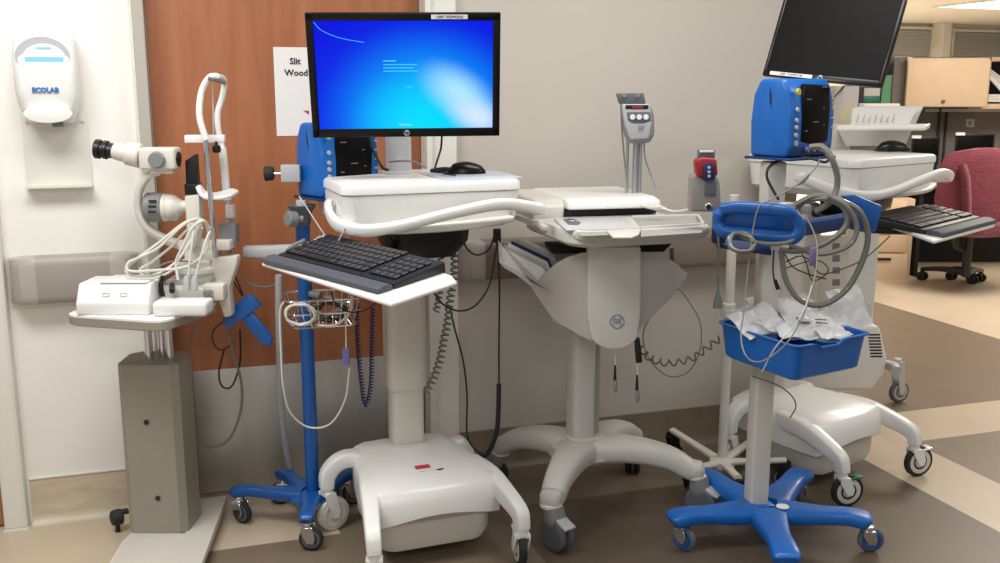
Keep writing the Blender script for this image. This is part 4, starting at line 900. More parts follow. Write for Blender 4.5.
# thermometer in holder
t = thing('thermometer', 'handheld thermometer with red top in a grey holder beside the blue frame', 'thermometer', Ph(706, 210, 2.8))
mb = MB(); ppris(mb, [(691, 176), (697, 173), (715, 174), (720, 180), (722, 212), (690, 212)], 2.80, .05, .008, 3); mb.build('holder', 'holder_grey', t)
mb = MB(); ppris(mb, [(695.5, 160), (702, 157), (717, 158.5), (718.5, 176), (697, 178)], 2.79, .045, .008, 3); mb.build('red_cap', 'red_dark', t)
mb = MB(); pbox(mb, 699, 150, 715, 158, 2.80, .03, CR, .003); mb.build('probe_top', 'slate', t)
mb = MB(); pbox(mb, 700, 150.5, 714, 152.5, 2.797, .02, CR, .001); mb.build('probe_covers', 'paper', t)
mb = MB(); ppris(mb, [(703, 165), (706, 163), (712, 163), (715, 166), (715, 180), (703, 180)], 2.784, .02, .003); mb.build('keypad', 'navy', t)
for k in range(3):
    mb = MB(); c_ = Ph(709, 167.5+4.3*k, 2.784); mb.cyl(c_, c_-HF*.003, .0045, n=12); mb.build('key', 'grey_light', t)
mb = MB(); pbox(mb, 704.5, 181, 716, 196, 2.796, .01, CR, .002); mb.build('display', 'slate', t)
mb = MB(); c_ = Ph(708.5, 207, 2.80); mb.cyl(c_, c_-HF*.004, .011, n=18); mb.build('lock_ring', 'chrome', t)
mb = MB(); c_ = Ph(708.5, 207, 2.797); mb.cyl(c_, c_-HF*.003, .007, n=18); mb.build('lock_face', 'black', t)
# hoses and cables of the right stand
def loop(cx, cy, rx, ry, D, dD, n=10, a0=0, sp=1.): return [Ph(cx+rx*math.cos(R(a0+360*k*sp/n)), cy-ry*math.sin(R(a0+360*k*sp/n)), D+dD*math.sin(R(a0+360*k*sp/n))) for k in range(n+1)]
cable('pressure_hose', pt((810, 147, 2.8), (822, 147, 2.78), (831, 157, 2.76), (837, 175, 2.76), (836, 190, 2.76), (829, 203, 2.74), (815, 212, 2.74)), .009, 'hose_grey', 'thick grey hose coming out of the front of the right blue monitor', 'hose')
cable('pressure_hose', pt((795, 205, 2.74), (815, 196, 2.73), (838, 200, 2.72), (860, 212, 2.72), (868, 235, 2.72), (862, 262, 2.72), (846, 290, 2.72), (822, 305, 2.72), (800, 300, 2.73), (786, 280, 2.75), (781, 250, 2.77)), .0085, 'hose_grey', 'large grey hose loop hanging lowest beside the blue cross bar', 'hose')
cable('pressure_hose', pt((781, 250, 2.77), (800, 251, 2.73), (826, 243, 2.71), (846, 226, 2.71), (844, 208, 2.71), (826, 199, 2.72), (806, 201, 2.74), (792, 212, 2.76)), .0085, 'hose_grey', 'grey hose wound closely round the blue cross bar', 'hose')
cable('pressure_hose', pt((790, 246, 2.75), (820, 254, 2.7), (848, 246, 2.7), (857, 228, 2.7), (848, 208, 2.7), (828, 196, 2.71)), .0075, 'hose_grey', 'outer grey hose turn beside the end bracket', 'hose')
mb = MB(); coilring(mb, Ph(742, 243, 2.68), .034, .022, .005, 3, .004, .03); single(mb, 'tubing_coil', 'hose_grey', 'grey tubing coiled under the left end of the blue frame', 'hose')
cable('pressure_hose', pt((740, 236, 2.72), (760, 243, 2.7), (785, 243, 2.69), (797, 236, 2.69), (801, 222, 2.69), (796, 210, 2.7)), .006, 'hose_grey', 'grey tube running along the lower edge of the blue handle', 'hose')
cable('sensor_cable', pt((820, 158, 2.78), (816, 167, 2.77), (804, 180, 2.75), (790, 189, 2.72), (770, 200, 2.69), (759, 207, 2.68), (753, 230, 2.68), (748, 270, 2.66), (744, 310, 2.62), (741, 335, 2.58), (744, 352, 2.5), (752, 361, 2.48), (765, 360, 2.46), (785, 345, 2.46), (800, 322, 2.5), (810, 295, 2.55), (816, 270, 2.6), (817, 245, 2.65), (812, 228, 2.68), (805, 216, 2.7)), .0021, 'cable_grey', 'thin grey sensor cable looping over the frame and bin')
mb = MB(); mb.arm(pt((809, 174, 2.752), (803, 180, 2.745), (797, 185, 2.735)), [.008, .014, .006], [.008, .014, .006]); single(mb, 'inline_connector', 'grey', 'grey inline connector on the thin cable below the blue monitor', 'connector')
cable('sensor_cable', pt((812, 285, 2.5), (806, 305, 2.48), (795, 325, 2.46), (775, 348, 2.46), (762, 372, 2.5)), .0016, 'cable_white', 'pale thin wire crossing the front corner of the blue bin')
mb = MB(); pbox(mb, 810, 248, 818, 266, 2.66, .014, CR, .003); single(mb, 'cable_connector', 'purple_dull', 'purple grey connector hanging in front of the hose coil', 'connector')
cable('power_cable', pt((831, 152, 2.86), (826, 162, 2.84), (808, 158, 2.86), (785, 159, 2.88), (770, 166, 2.88), (767, 177, 2.87), (773, 190, 2.86), (779, 200, 2.85)), .0042, 'cable_black', 'black cable under the right blue monitor')
cable('power_cable', pt((718, 232, 2.85), (719, 260, 2.86), (718, 292, 2.86)), .004, 'cable_grey', 'grey power cord hanging left of the white pole')
t = thing('power_plug', 'grey three-pin plug hanging left of the blue bin', 'plug', Ph(718, 318, 2.86))
mb = MB(); mb.arm(pt((718, 292, 2.86), (718, 300, 2.86), (717.5, 308, 2.86)), [.01, .024, .028], [.01, .016, .018]); mb.build('plug_body', 'grey', t)
for dx in (-2.5, 2.5): mb = MB(); mb.cyl(Ph(717.5+dx, 307, 2.86), Ph(717.5+dx, 316, 2.86), .0022, n=8); mb.build('pin', 'chrome', t)
cable('lead_wire', pt((783, 250, 2.9), (792, 266, 2.88), (808, 274, 2.86), (826, 279, 2.86)), .002, 'cable_black', 'upper thin black lead wire below the blue cross bar')
cable('lead_wire', pt((786, 262, 2.88), (800, 256, 2.86), (812, 262, 2.85), (822, 274, 2.86), (850, 266, 2.95), (868, 256, 3.0), (890, 236, 3.1)), .002, 'cable_black', 'long thin black lead wire trailing to the right tray')
cable('lead_wire', pt((798, 246, 2.86), (806, 262, 2.86), (812, 280, 2.86), (824, 276, 2.88), (828, 268, 2.88), (815, 260, 2.88), (786, 268, 2.9)), .0018, 'cable_black', 'tangled thin black lead wire in the middle of the hose loop')
cable('lead_wire', pt((774, 250, 2.82), (773, 270, 2.82), (775, 284, 2.82)), .0024, 'cable_black', 'short black lead beside the white post')
mb = MB(); mb.arm(pt((775, 280, 2.82), (778, 289, 2.82)), [.012, .016], [.01, .012]); single(mb, 'lead_clip', 'black', 'small black clip hanging above the packets', 'clip')
cable('lead_wire', pt((752, 376, 2.6), (775, 384, 2.55), (790, 394, 2.55), (796, 406, 2.56), (790, 418, 2.58)), .0016, 'cable_black', 'thin dark wire curving under the blue bin')
for px_, py_, lb in ((790, 203, 'white lead connector block on the blue frame'), (806, 205, 'second white lead connector block on the blue frame')):
    mb = MB(); pbox(mb, px_-7, py_, px_+7, py_+9, 2.76, .03, R(10), .004); single(mb, 'lead_block', 'grey_light', lb, 'connector')
# ---------------- slim white drip stand
wp = thing('drip_stand', 'slim white pole stand with white star base behind the blue base', 'pole stand', (1.79, 2.95, 0))
cW = Pz(722, 462, .08)
tw = [Pz(672, 430, .12), Pz(757, 437, .1), Pz(786, 460, .1), Pz(738, 478, .085), Pz(690, 470, .09)]
mb = MB(); mb.lathe([(.02, .06), (.045, .065), (.045, .09), (.02, .1)], T(cW.x, cW.y, 0)); mb.build('base_hub', 'cream', wp)
for i, p in enumerate(tw):
    mb = MB(); d = p-cW; mb.arm([cW, cW+d*.35+V((0, 0, .0)), cW+d*.65+V((0, 0, .0)), p], [.04, .034, .03, .03], [.022, .02, .018, .018]); mb.build('leg', 'cream', wp)
    add_caster(wp, p.x, p.y, p.z-.005, .032, R(70*i), 'grey', 'rubber', 'black', .02, .014)
mb = MB(); mb.cyl((cW.x, cW.y, .08), (cW.x, cW.y, 1.05), .0165, n=20); mb.build('pole', 'cream', wp)
mb = MB(); mb.cyl((cW.x, cW.y, .62), (cW.x, cW.y, .67), .022); mb.build('pole_collar', 'cream', wp)
# ================================================================== ECG TROLLEY
ge = thing('ecg_trolley', 'cream and grey recording trolley with round monogram on its front column', 'medical trolley', (1.25, 2.9, 0))
GC = V((1.245, 2.92, .235))
GL = [('FL', Pz(551, 507, .13), R(-70)), ('FR', Pz(695, 478, .13), R(-55)), ('RL', V((1.03, 3.17, .12)), R(180)), ('RR', V((1.53, 3.12, .12)), R(60))]
mb = MB(); mb.loft([[GC+V((p.x, p.y, z)) for p in rect(0, 0, w_, d_, 0, min(w_, d_)*.45, 6)] for z, w_, d_ in ((-.06, .19, .16), (-.045, .23, .19), (-.01, .22, .18), (.008, .16, .13), (.014, .13, .11))]); mb.build('base_hub', 'ge_white', ge)
mb = MB(); mb.loft([[GC+V((p.x, p.y, z)) for p in rect(.005, 0, .135, .12, 0, .045, 6)] for z in (.0, .022)]+[[GC+V((p.x, p.y, .026)) for p in rect(.005, 0, .125, .11, 0, .04, 6)]]); mb.build('column_collar', 'ge_white', ge)
for nm, p, an in GL:
    mb = MB(); d = V((p.x-GC.x, p.y-GC.y, 0)); f = nm[0] == 'F'
    a_ = GC+V((0, 0, -.03)); b_ = a_+d*.4+V((0, 0, .012)); c_ = a_+d*.75+V((0, 0, -.008)); e_ = V((p.x, p.y, p.z+.045)); g_ = V((p.x, p.y, p.z+.012))
    mb.arm([a_, b_, c_, a_+d*.95+V((0, 0, -.045)), e_-V((0, 0, .01)), g_], [.15, .115, .09, .078, .07, .066], [.09, .085, .075, .066, .06, .058], 5, 20, 2.8); mb.build('leg', 'ge_white', ge)
    mb = MB(); mb.lathe([(.03, .012), (.036, .014), (.036, .022), (.03, .026)], T(p.x, p.y, p.z-.01)); mb.build('leg_collar', 'cream', ge)
    for s_ in (-1, 1):
        o = V((math.cos(an), math.sin(an), 0)); sd = V((-o.y, o.x, 0)); 
        if s_ < 0:
            m2 = MB(); c0_ = V((p.x, p.y, 0))+o*.012
            m2.arm([c0_+V((0, 0, p.z+.004)), c0_+o*.01+V((0, 0, .09)), c0_+o*.02+V((0, 0, .06))], [.06, .06, .03], [.05, .055, .03], 4, 14, 4); cs = m2.build('caster', 'grey' , ge)
            m2 = MB(); m2.box(.05, .045, .01, T(c0_.x+o.x*.055, c0_.y+o.y*.055, .092, an) @ Matrix.Rotation(R(20), 4, 'Y'), .004); m2.build('brake_pedal', 'grey_light', cs)
        w = MB(); Wm = T(p.x+o.x*.03+sd.x*s_*.016, p.y+o.y*.03+sd.y*s_*.016, .055, an) @ Matrix.Rotation(math.pi/2, 4, 'X')
        w.lathe([(.02, -.010), (.04, -.011), (.05, -.010), (.055, -.006), (.055, .006), (.05, .010), (.04, .011), (.02, .010)], Wm, 28); w.build('wheel', 'slate' if f else 'rubber', cs)
zc = .86
mb = MB(); mb.box(.078, .09, zc-.24, T(GC.x-.012, GC.y, .24), .02, 4); mb.build('column', 'ge_white', ge)
mb = MB(); mb.cyl((GC.x+.043, GC.y+.01, .25), (GC.x+.043, GC.y+.01, zc), .017, n=18); mb.build('side_tube', 'ge_grey', ge)
# front cover with a round lower end
DF = 2.93; q = [(588, 247), (641, 247), (641, 315), (638, 334)]+[(614.5+23.5*math.cos(R(a)), 334+16*math.sin(R(a))) for a in range(15, 170, 15)]+[(591, 334), (588, 315)]
mb = MB(); ppris(mb, q, DF, .07, .012, 4); mb.build('column_cover', 'ge_white', ge)
c_ = Ph(617, 321.5, DF-.001); Mg = T(c_.x, c_.y, c_.z, CR)
mb = MB(); mb.tube([Mg @ V((.0215*math.cos(R(15*k)), -.0005, .0215*math.sin(R(15*k)))) for k in range(24)], .0011, 6, 0, True); mb.build('monogram_ring', 'slate_blue', ge)
mb = MB(); mb.text('GE', .021, Mg @ T(0, -.001, .0005) @ Matrix.Rotation(math.pi/2, 4, 'X'), .0005, .0002)
for k in range(4):
    a = R(45+90*k); mb.tube([Mg @ V((.017*math.cos(a+t_), -.001, .017*math.sin(a+t_))) for t_ in (-.5, -.2, .1, .4)], .0009, 5)
mb.build('monogram', 'slate_blue', ge)
# curved paper wings either side
def wing(out, name, D0_, D1, xref, x1, parent, m='ge_dark'):
    """out: outline px; thickness bends back with distance from the column"""
    def pD(x): f = abs((x-xref)/(x1-xref)); return D0_+(D1-D0_)*f**1.5
    b = MB(); b.prism([Ph(x, y, pD(x)) for x, y in out], HF*.012); return b.build(name, m, parent)
wing([(592, 252), (580, 253.5), (568, 257.5), (556, 264), (546, 272.5), (538, 281), (531, 286), (537, 296), (544, 306.5), (552, 317.5), (566, 327), (580, 335.5), (592, 342)], 'paper_bin', 2.965, 3.02, 590, 532, ge)
wing([(637, 252), (648, 252.5), (660, 255), (670, 259.5), (679, 266), (688, 274), (680, 287), (668, 301), (656, 313), (646, 323), (637, 332)], 'paper_bin', 2.965, 3.03, 640, 690, ge)
mb = MB(); ppris(mb, [(540, 249), (590, 249), (590, 335), (566, 326), (545, 300)], 3.13, .008); mb.build('bin_back', 'ge_dark', ge)
mb = MB(); mb.prism([Ph(552, 320, 2.99), Ph(590, 340, 2.96), Ph(590, 335, 3.13), Ph(562, 324, 3.13)], (0, 0, .004)); mb.build('bin_floor', 'ge_dark', ge)
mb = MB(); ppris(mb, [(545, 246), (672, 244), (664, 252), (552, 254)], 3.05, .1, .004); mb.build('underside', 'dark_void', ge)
# console body
gy = 2.56; xl, xr = Py(573, 243, gy).x, Py(714, 237, gy).x; zr0 = Py(640, 247, gy).z; zr1 = zr0+.052
gw = xr-xl; gx = (xl+xr)/2
def con(z, k=0., yb=3.0): return [V((p.x, p.y, z)) for p in rect(gx, (gy+yb)/2, gw-k*2, yb-gy-k*2, 0, .055, 6)]
mb = MB(); mb.loft([con(zr0, .03), con(zr0+.006, .01), con(zr0+.016, 0), con(zr1-.012, 0), con(zr1-.003, .004), con(zr1, .012)]); mb.build('console', 'ge_white', ge)
zt3 = zr1
def slab(px, name, m, h=.003, bev=.0015, z=None, lab=None):
    z = zt3 if z is None else z
    b = MB(); b.prism([Pz(x, y, z+h) - V((0, 0, h)) for x, y in px], (0, 0, h), bev); return b.build(name, m, ge, True, lab)
slab([(551, 216), (626, 216), (640, 228), (566, 229.5)], 'keyboard_cover', 'ge_grey2' if 'ge_grey2' in MT else 'silver', .006, .002)
slab([(632, 217.5), (696, 216), (697, 222.5), (639, 226)], 'storage_recess', 'ge_grey', .001)
slab([(641, 229), (703, 225), (702, 232.5), (641, 236.5)], 'storage_recess', 'ge_grey', .001)
slab([(576, 232), (606, 231), (609, 235), (581, 236)], 'storage_recess', 'ge_grey', .001)
slab([(606, 230), (641, 228.5), (639, 234), (632, 237), (613, 237)], 'latch', 'ge_white', .005, .002)
slab([(563, 219), (573, 218.5), (581, 222), (578, 224.5), (568, 224)], 'hinge_clip', 'slate', .008, .002)
slab([(568, 218.2), (576, 219.5), (574, 221.5), (567, 220)], 'clip_chip', 'chrome', .012, .002)
for a_, b_ in (((632, 216.5), (697, 215)), ((640, 227.5), (703, 223.6)), ((698, 215), (704, 224))):
    mb = MB(); p, q = Pz(a_[0], a_[1], zt3+.006), Pz(b_[0], b_[1], zt3+.006); mb.arm([p-V((0, 0, .003)), (p+q)/2-V((0, 0, .003)), q-V((0, 0, .003))], [.008]*3, [.012]*3, 2, 10); mb.build('tray_rib', 'ge_white', ge)
mb = MB(); p_ = [Py(x, y, gy-.002) for x, y in ((575, 240), (640, 241), (712, 236))]; mb.arm([V((xl+.02, gy+.03, zr1-.01)), V((xl+.05, gy-.002, zr1-.012)), V((gx, gy-.012, zr1-.012)), V((xr-.05, gy-.002, zr1-.012)), V((xr-.02, gy+.03, zr1-.01))], [.03]*5, [.03]*5, 5, 14, 2.5); mb.build('front_bumper', 'ge_white', ge)
# recorder on top of the console
rc = thing('ecg_recorder', 'flat white recorder with closed lid and black slot on the trolley top', 'recorder', (gx, 3.0, zr1))
zl = 1.055
L0, L1, L2_, L3 = Pz(568, 204, zl), Pz(664, 202, zl), Pz(655, 189, zl+.02), Pz(545, 190, zl+.02)
yb0 = L0.y; 
mb = MB(); mb.prism([V((L0.x, L0.y, zl-.02)), V((L0.x, L0.y+.01, zl+.006)), V((L0.x, L0.y+.05, zl+.014)), V((L0.x, L0.y+.33, zl+.02)), V((L0.x, L0.y+.35, zl-.02))], (L1.x-L0.x, -.03, 0), .009, 3); mb.build('lid', 'white', rc)
xs = Ph(531, 205, L0.dot(HF)).x
mb = MB(); mb.prism([V((xs, L0.y+.02, zl-.05)), V((xs, L0.y+.02, zl-.008)), V((xs+.02, L0.y+.06, zl+.012)), V((xs+.02, L0.y+.34, zl+.016)), V((xs, L0.y+.36, zl-.05))], (L0.x-xs-.004, 0, 0), .009, 3); mb.build('paper_door', 'cream', rc)
mb = MB(); mb.box(L1.x-L0.x+.06, .33, zl-.02-zt3, T((L0.x+L1.x)/2-.02, L0.y+.19, zt3-.002), .006); mb.build('dark_slot', 'black', rc)
mb = MB(); p, q = Ph(541, 214, L0.dot(HF)-.03), Ph(672, 213, L0.dot(HF)-.04); mb.box(L1.x-xs+.02, .3, .02, T((xs+L1.x)/2, L0.y+.14, zt3-.016), .004); mb.build('slot_sill', 'ge_white', rc)
for k, (a_, b_) in enumerate((((640, 209), (656, 209)), )):
    mb = MB(); D_ = L0.dot(HF)-.02; mb.arm(pt((640, 206, D_), (650, 208, D_), (658, 208, D_), (666, 209, D_)), [.006, .008, .022, .01], [.006, .008, .02, .01]); single(mb, 'patient_lead', 'ge_white', 'white lead plug lying at the right end of the recorder slot', 'connector')
cable('patient_lead', pt((662, 208, 2.95), (672, 211, 2.93), (680, 211, 2.93), (690, 209, 2.95)), .003, 'cable_white', 'short white lead on the right end of the trolley top')
# left handle end of trolley
mb = MB(); mb.arm(pt((560, 226, 2.95), (545, 228, 2.97), (538, 222, 2.98)), [.03]*3, [.02]*3); mb.build('side_handle', 'ge_white', ge)
# papers in the left bin
cols = ['paper', 'paper_grey', 'paper', 'navy', 'paper_grey', 'paper']
for k in range(6):
    D_ = 3.02+.018*k; o = k*3.5
    t_ = MB(); t_.prism([Ph(501+o, 247-o*.6, D_), Ph(543+o*.6, 268-o*.9, D_), Ph(553+o*.3, 286-o*.8, D_), Ph(538+o*.4, 291-o*.6, D_), Ph(504+o*.6, 266-o*.5, D_)], HF*.004)
    single(t_, 'paper_sheet' if cols[k] != 'navy' else 'blue_folder', cols[k], ['front white sheet sticking out of the left paper bin', 'grey sheet second from the front in the left paper bin', 'white sheet third from the front in the left paper bin', 'dark blue folder among the papers left of the trolley', 'grey sheet behind the dark blue folder in the paper bin', 'rearmost white sheet in the left paper bin'][k], 'paper' if cols[k] != 'navy' else 'folder')
mb = MB(); mb.prism(pt((499, 262, 2.99), (504, 268, 2.99), (550, 294, 2.99), (548, 289, 2.99)), HF*.12, .002); mb.build('bin_pocket', 'ge_white', ge)
mb = MB(); mb.prism(pt((499, 262, 2.985), (520, 272, 2.985), (550, 292, 2.985), (530, 282, 2.985), (498, 240, 2.985)), HF*.003); mb.build('bin_window', 'plastic_clear', ge)
# rear pole and hand-held module
mb = MB(); 
for x_, r_ in ((627.5, .0055), (636, .0105), (640.5, .006)):
    mb = MB(); p = Ph(x_, 150, 3.22); mb.cyl((p.x, p.y, .9), (p.x, p.y, Ph(x_, 120 if x_ > 630 else 98, 3.22).z), r_, n=14); mb.build('rear_rail', 'alu', ge)
md = thing('acquisition_module', 'grey box with three round buttons hung on the trolley rear pole', 'module', Ph(640, 145, 3.18))
mb = MB(); ppris(mb, [(622, 110), (627, 104), (649, 104), (654, 112), (655, 134), (650, 143), (628, 143.5), (624, 132)], 3.16, .035, .008, 3); mb.build('case', 'grey', md)
mb = MB(); ppris(mb, [(621.5, 104), (650, 104), (652, 124), (649, 139), (630, 140), (625, 126)], 3.155, .02, .006, 3); mb.build('face', 'grey_light', md)
mb = MB(); ppris(mb, [(617, 93.5), (644, 93), (646, 104), (620, 104)], 3.16, .04, .004); mb.build('top_bracket', 'slate', md)
for k in range(2): mb = MB(); c_ = Ph(624+14*k, 95, 3.155); mb.cyl(c_, c_-HF*.004, .006, n=10); mb.build('bracket_screw', 'chrome', md)
mb = MB(); pbox(mb, 625.5, 105, 648.5, 109, 3.153, .01, CR, .001); mb.build('led_window', 'black', md)
mb = MB(); pbox(mb, 632, 105.8, 643, 108.2, 3.1525, .002, CR, 0); mb.build('led_digits', 'led_red', md)
mb = MB(); ppris(mb, [(626.5, 112), (650, 111.5), (651, 121), (644, 123.5), (633, 123.5), (628, 121)], 3.153, .01, .003); mb.build('button_panel', 'slate', md)
for k in range(3): mb = MB(); c_ = Ph(632.5+6.7*k, 117, 3.153); mb.cyl(c_, c_-HF*.004, .0085, n=16); mb.build('button', 'paper', md)
mb = MB()
for k in range(3): pbox(mb, 638.5, 126+k*2, 645-k, 126.9+k*2, 3.1535, .001)
mb.build('face_print', 'ink_grey', md)
cable('module_cable', pt((644, 143, 3.18), (645, 158, 3.18), (650, 172, 3.18), (656, 188, 3.15)), .003, 'cable_grey', 'thin grey cable slanting down from the three-button module')
cable('module_cable', pt((621, 102, 3.2), (622, 130, 3.2), (625, 165, 3.2), (628, 188, 3.18)), .0028, 'cable_grey', 'thin grey cable along the left of the module pole')
# hanging clips and coiled lead
for px_, y0_, y1_, lb in ((615, 350, 382, 'grey lead clip hanging left below the monogram'), (637, 362, 392, 'grey lead clip hanging right below the monogram')):
    t = thing('lead_clip', lb, 'clip', Ph(px_, y1_+10, 2.95))
    mb = MB(); mb.tube(pt((px_, y0_, 2.96), (px_+.5, y0_+14, 2.95), (px_, y1_-10, 2.95)), .0012, 6); mb.build('lead', 'cable_white', t)
    mb = MB(); mb.cyl(Ph(px_, y1_-17, 2.95), Ph(px_, y1_, 2.95), .003, .006, 10); mb.build('boot', 'black', t)
    mb = MB(); mb.arm(pt((px_, y1_-2, 2.95), (px_+.5, y1_+4, 2.95), (px_, y1_+10, 2.95)), [.014, .018, .012], [.012, .014, .008]); mb.build('jaw', 'grey', t)
mb = MB(); mb.arm(pt((637, 338, 2.95), (638, 350, 2.95), (639, 362, 2.95)), [.018, .024, .022], [.016, .02, .02]); single(mb, 'cable_clamp', 'black', 'black cable clamp at the lower right of the monogram column', 'clamp')
mb = MB(); mb.coil(pt((641, 348, 2.98), (650, 358, 3.0), (668, 363, 3.02), (690, 359, 3.02), (706, 349, 3.02), (720, 338, 3.02)), .010, .0032, 10, 7, 10); single(mb, 'coiled_cord', 'hose_grey', 'grey coiled cord stretched between the trolley and blue bin', 'cord')
cable('patient_cable', pt((688, 300, 3.1), (676, 290, 3.1), (650, 318, 3.08), (643, 338, 3.06), (650, 360, 3.06), (668, 376, 3.06), (688, 372, 3.06), (700, 350, 3.06), (700, 322, 3.08), (688, 300, 3.1)), .0022, 'cable_grey', 'wide thin grey cable loop in front of the wall right of the trolley')
cable('patient_cable', pt((672, 248, 3.05), (673, 262, 3.05), (678, 268, 3.05)), .0075, 'hose_grey', 'short thick grey cable end below the console')
# caster-height adapter and wall cables between the two carts
cable('wall_cable', pt((498, 236, 3.1), (499.5, 290, 3.12), (499, 340, 3.13), (499, 386, 3.13)), .003, 'cable_black', 'straight black cable hanging from under the recorder')
cable('wall_cable', pt((499, 384, 3.13), (498.5, 410, 3.13), (497, 430, 3.13), (492, 446, 3.13), (486, 455, 3.13), (480, 456, 3.12)), .0085, 'rubber', 'thick black sleeved cable bending in behind the white cart base')
mb = MB(); pbox(mb, 493, 229, 501, 243, 3.1, .02, CR, .003); single(mb, 'cable_strap', 'black', 'black strap holding the cables left of the paper bin', 'strap')
cable('wall_cable', pt((463, 240, 3.02), (468, 250, 3.02), (478, 255, 3.02), (489, 249, 3.03), (495, 234, 3.04)), .003, 'cable_black', 'short black cable loop between the two trolleys')
cable('wall_cable', pt((434, 293, 2.95), (444, 305, 2.97), (460, 311, 3.0), (476, 305, 3.02), (489, 286, 3.04), (494, 262, 3.05), (499, 232, 3.06)), .003, 'cable_black', 'long black cable loop crossing in front of the wall rail')
cable('wall_cable', pt((450, 308, 3.05), (455, 330, 3.06), (463, 360, 3.08), (467, 395, 3.1), (467, 434, 3.1), (474, 448, 3.1), (486, 457, 3.1)), .003, 'cable_black', 'thin black cable running down the white door frame')
mb = MB(); mb.coil(pt((455, 250, 3.0), (454, 275, 3.0), (450, 300, 3.0), (448, 320, 3.0), (444, 340, 3.0), (440, 360, 3.0), (433, 380, 3.0), (426, 392, 3.0)), .011, .0034, 26, 7, 10); single(mb, 'coiled_cord', 'hose_grey', 'grey coiled cord hanging right of the lit-screen cart column', 'cord')
mb = MB(); mb.coil(pt((441, 258, 2.98), (441, 275, 2.98), (440, 292, 2.98), (436, 312, 2.98)), .009, .003, 11, 7, 10); single(mb, 'coiled_cord', 'hose_grey', 'short grey coiled cord behind the right end of the keyboard', 'cord')
for px_, a_, lb in ((389, 240, 'left thin black cable under the white work surface'), (396, 252, 'right thin black cable under the white work surface')):
    cable('tray_cable', pt((px_, 232, 2.85), (px_+3, 244, 2.84), (px_-1, 256, 2.82), (px_+4, 266, 2.8)), .0022, 'cable_black', lb)
# ================================================================== THIRD CART (white, vents)
c3 = thing('equipment_cart', 'white equipment cart with side vents, slotted column and paper tray', 'equipment cart', (2.75, 3.75, 0))
D3 = 4.15
mb = MB(); ppris(mb, [(800, 326), (880, 326), (884, 342), (888, 360), (886, 374), (872, 391), (800, 391)], D3, .35, .02, 4); mb.build('base_body', 'white', c3)
for k in range(8):
    mb = MB(); pbox(mb, 868+k*.35, 334+k*3.1, 880+k*.35, 335.6+k*3.1, D3-.001, .004); mb.build('vent_slot', 'rubber', c3)
mb = MB(); mb.arm(pt((880, 364, D3+.1), (892, 366, D3), (896, 371, D3-.05)), [.05, .045, .04], [.04, .04, .04]); mb.build('leg', 'grey_light', c3)
p = Pz(897, 402, 0); add_caster(c3, p.x-.015, p.y, Ph(896, 371, D3-.05).z, .05, R(0), 'grey_light', 'slate', 'silver', .026, .02)
add_caster(c3, p.x-.4, p.y+.05, Ph(896, 371, D3-.05).z, .05, R(30), 'grey_light', 'slate', 'silver', .026, .02)
mb = MB(); pbox(mb, 842, 205, 872, 345, 4.2, .06, CR, .01); pbox(mb, 800, 300, 872, 330, 4.2, .2, CR, .01); mb.build('column', 'white', c3)
mb = MB(); pbox(mb, 814, 236, 844, 318, 4.15, .05, CR, .006); mb.build('slotted_rail', 'cream', c3)
for k in range(5): mb = MB(); pbox(mb, 832, 243+k*12, 840, 250+k*12, 4.149, .01, CR, .003); mb.build('rail_slot', 'grey', c3)
mb = MB(); 
tp3 = [Ph(840, 131, 3.95), Ph(926, 130, 3.95)]; 
mb = MB(); mb.loft([[Ph(x, y, D) for x, y, D in ((846, 146, 3.98), (905, 146, 3.98), (905, 146, 4.2), (846, 146, 4.2))], [Ph(x, y, D) for x, y, D in ((838, 130, 3.93), (912, 130, 3.93), (912, 130, 4.3), (838, 130, 4.3))]]); mb.build('tray_body', 'white', c3)
mb = MB(); mb.prism([Ph(836, 131, 3.9), Ph(926, 131, 3.9), Ph(930, 128, 4.0), Ph(922, 131, 4.35), Ph(838, 131, 4.35)], (0, 0, .022), .008, 3); mb.build('tray_rim', 'white', c3)
mb = MB(); pbox(mb, 826, 124, 846, 212, 4.25, .08, CR, .006); mb.build('tray_post', 'white', c3)
mb = MB(); pbox(mb, 833, 86, 857, 125, 4.3, .12, CR, .004); mb.build('side_box', 'cream', c3)
mb = MB(); mb.tube(pt((831, 104, 4.1), (834, 98, 4.2), (841, 90, 4.28), (844, 86, 4.3)), .004); single(mb, 'device_cable', 'cable_black', 'black cable curving right of the blue monitor top', 'cable')
for k in range(4):
    a_ = MB(); D_ = 4.04+.04*k; o = k*2.2
    a_.prism([Ph(850+o, 126, D_-.02), Ph(908+o, 126, D_-.02), Ph(917+o, 109-k, D_+.05), Ph(853+o, 108-k*.6, D_+.05)], HF*.0015); single(a_, 'paper_sheet', 'paper', ['front printed sheet standing in the white tray beside the blue monitor', 'second printed sheet standing in the white tray', 'third printed sheet standing in the white tray', 'rearmost printed sheet standing in the white tray'][k], 'paper')
mb = MB()
for k in range(7): mb.prism([Ph(856+k*6, 123-k*.2, 3.998), Ph(856.5+k*6, 123, 3.998), Ph(859+k*6, 114+(k % 3), 4.04), Ph(858.5+k*6, 114+(k % 3), 4.04)], HF*-.0015)
pr_ = mb.build('printed_lines', 'ink_grey', c3)
mb = MB(); 
for a_ in range(4): mb.tube(pt((842+a_*3, 124, 3.98), (841+a_*3.5, 114-a_*2, 3.99), (846+a_*3, 108-a_*1.5, 4.0)), .0014, 5, 3)
single(mb, 'yellow_tags', 'yellow', 'tangle of yellow green tag strips left of the papers', 'tags')
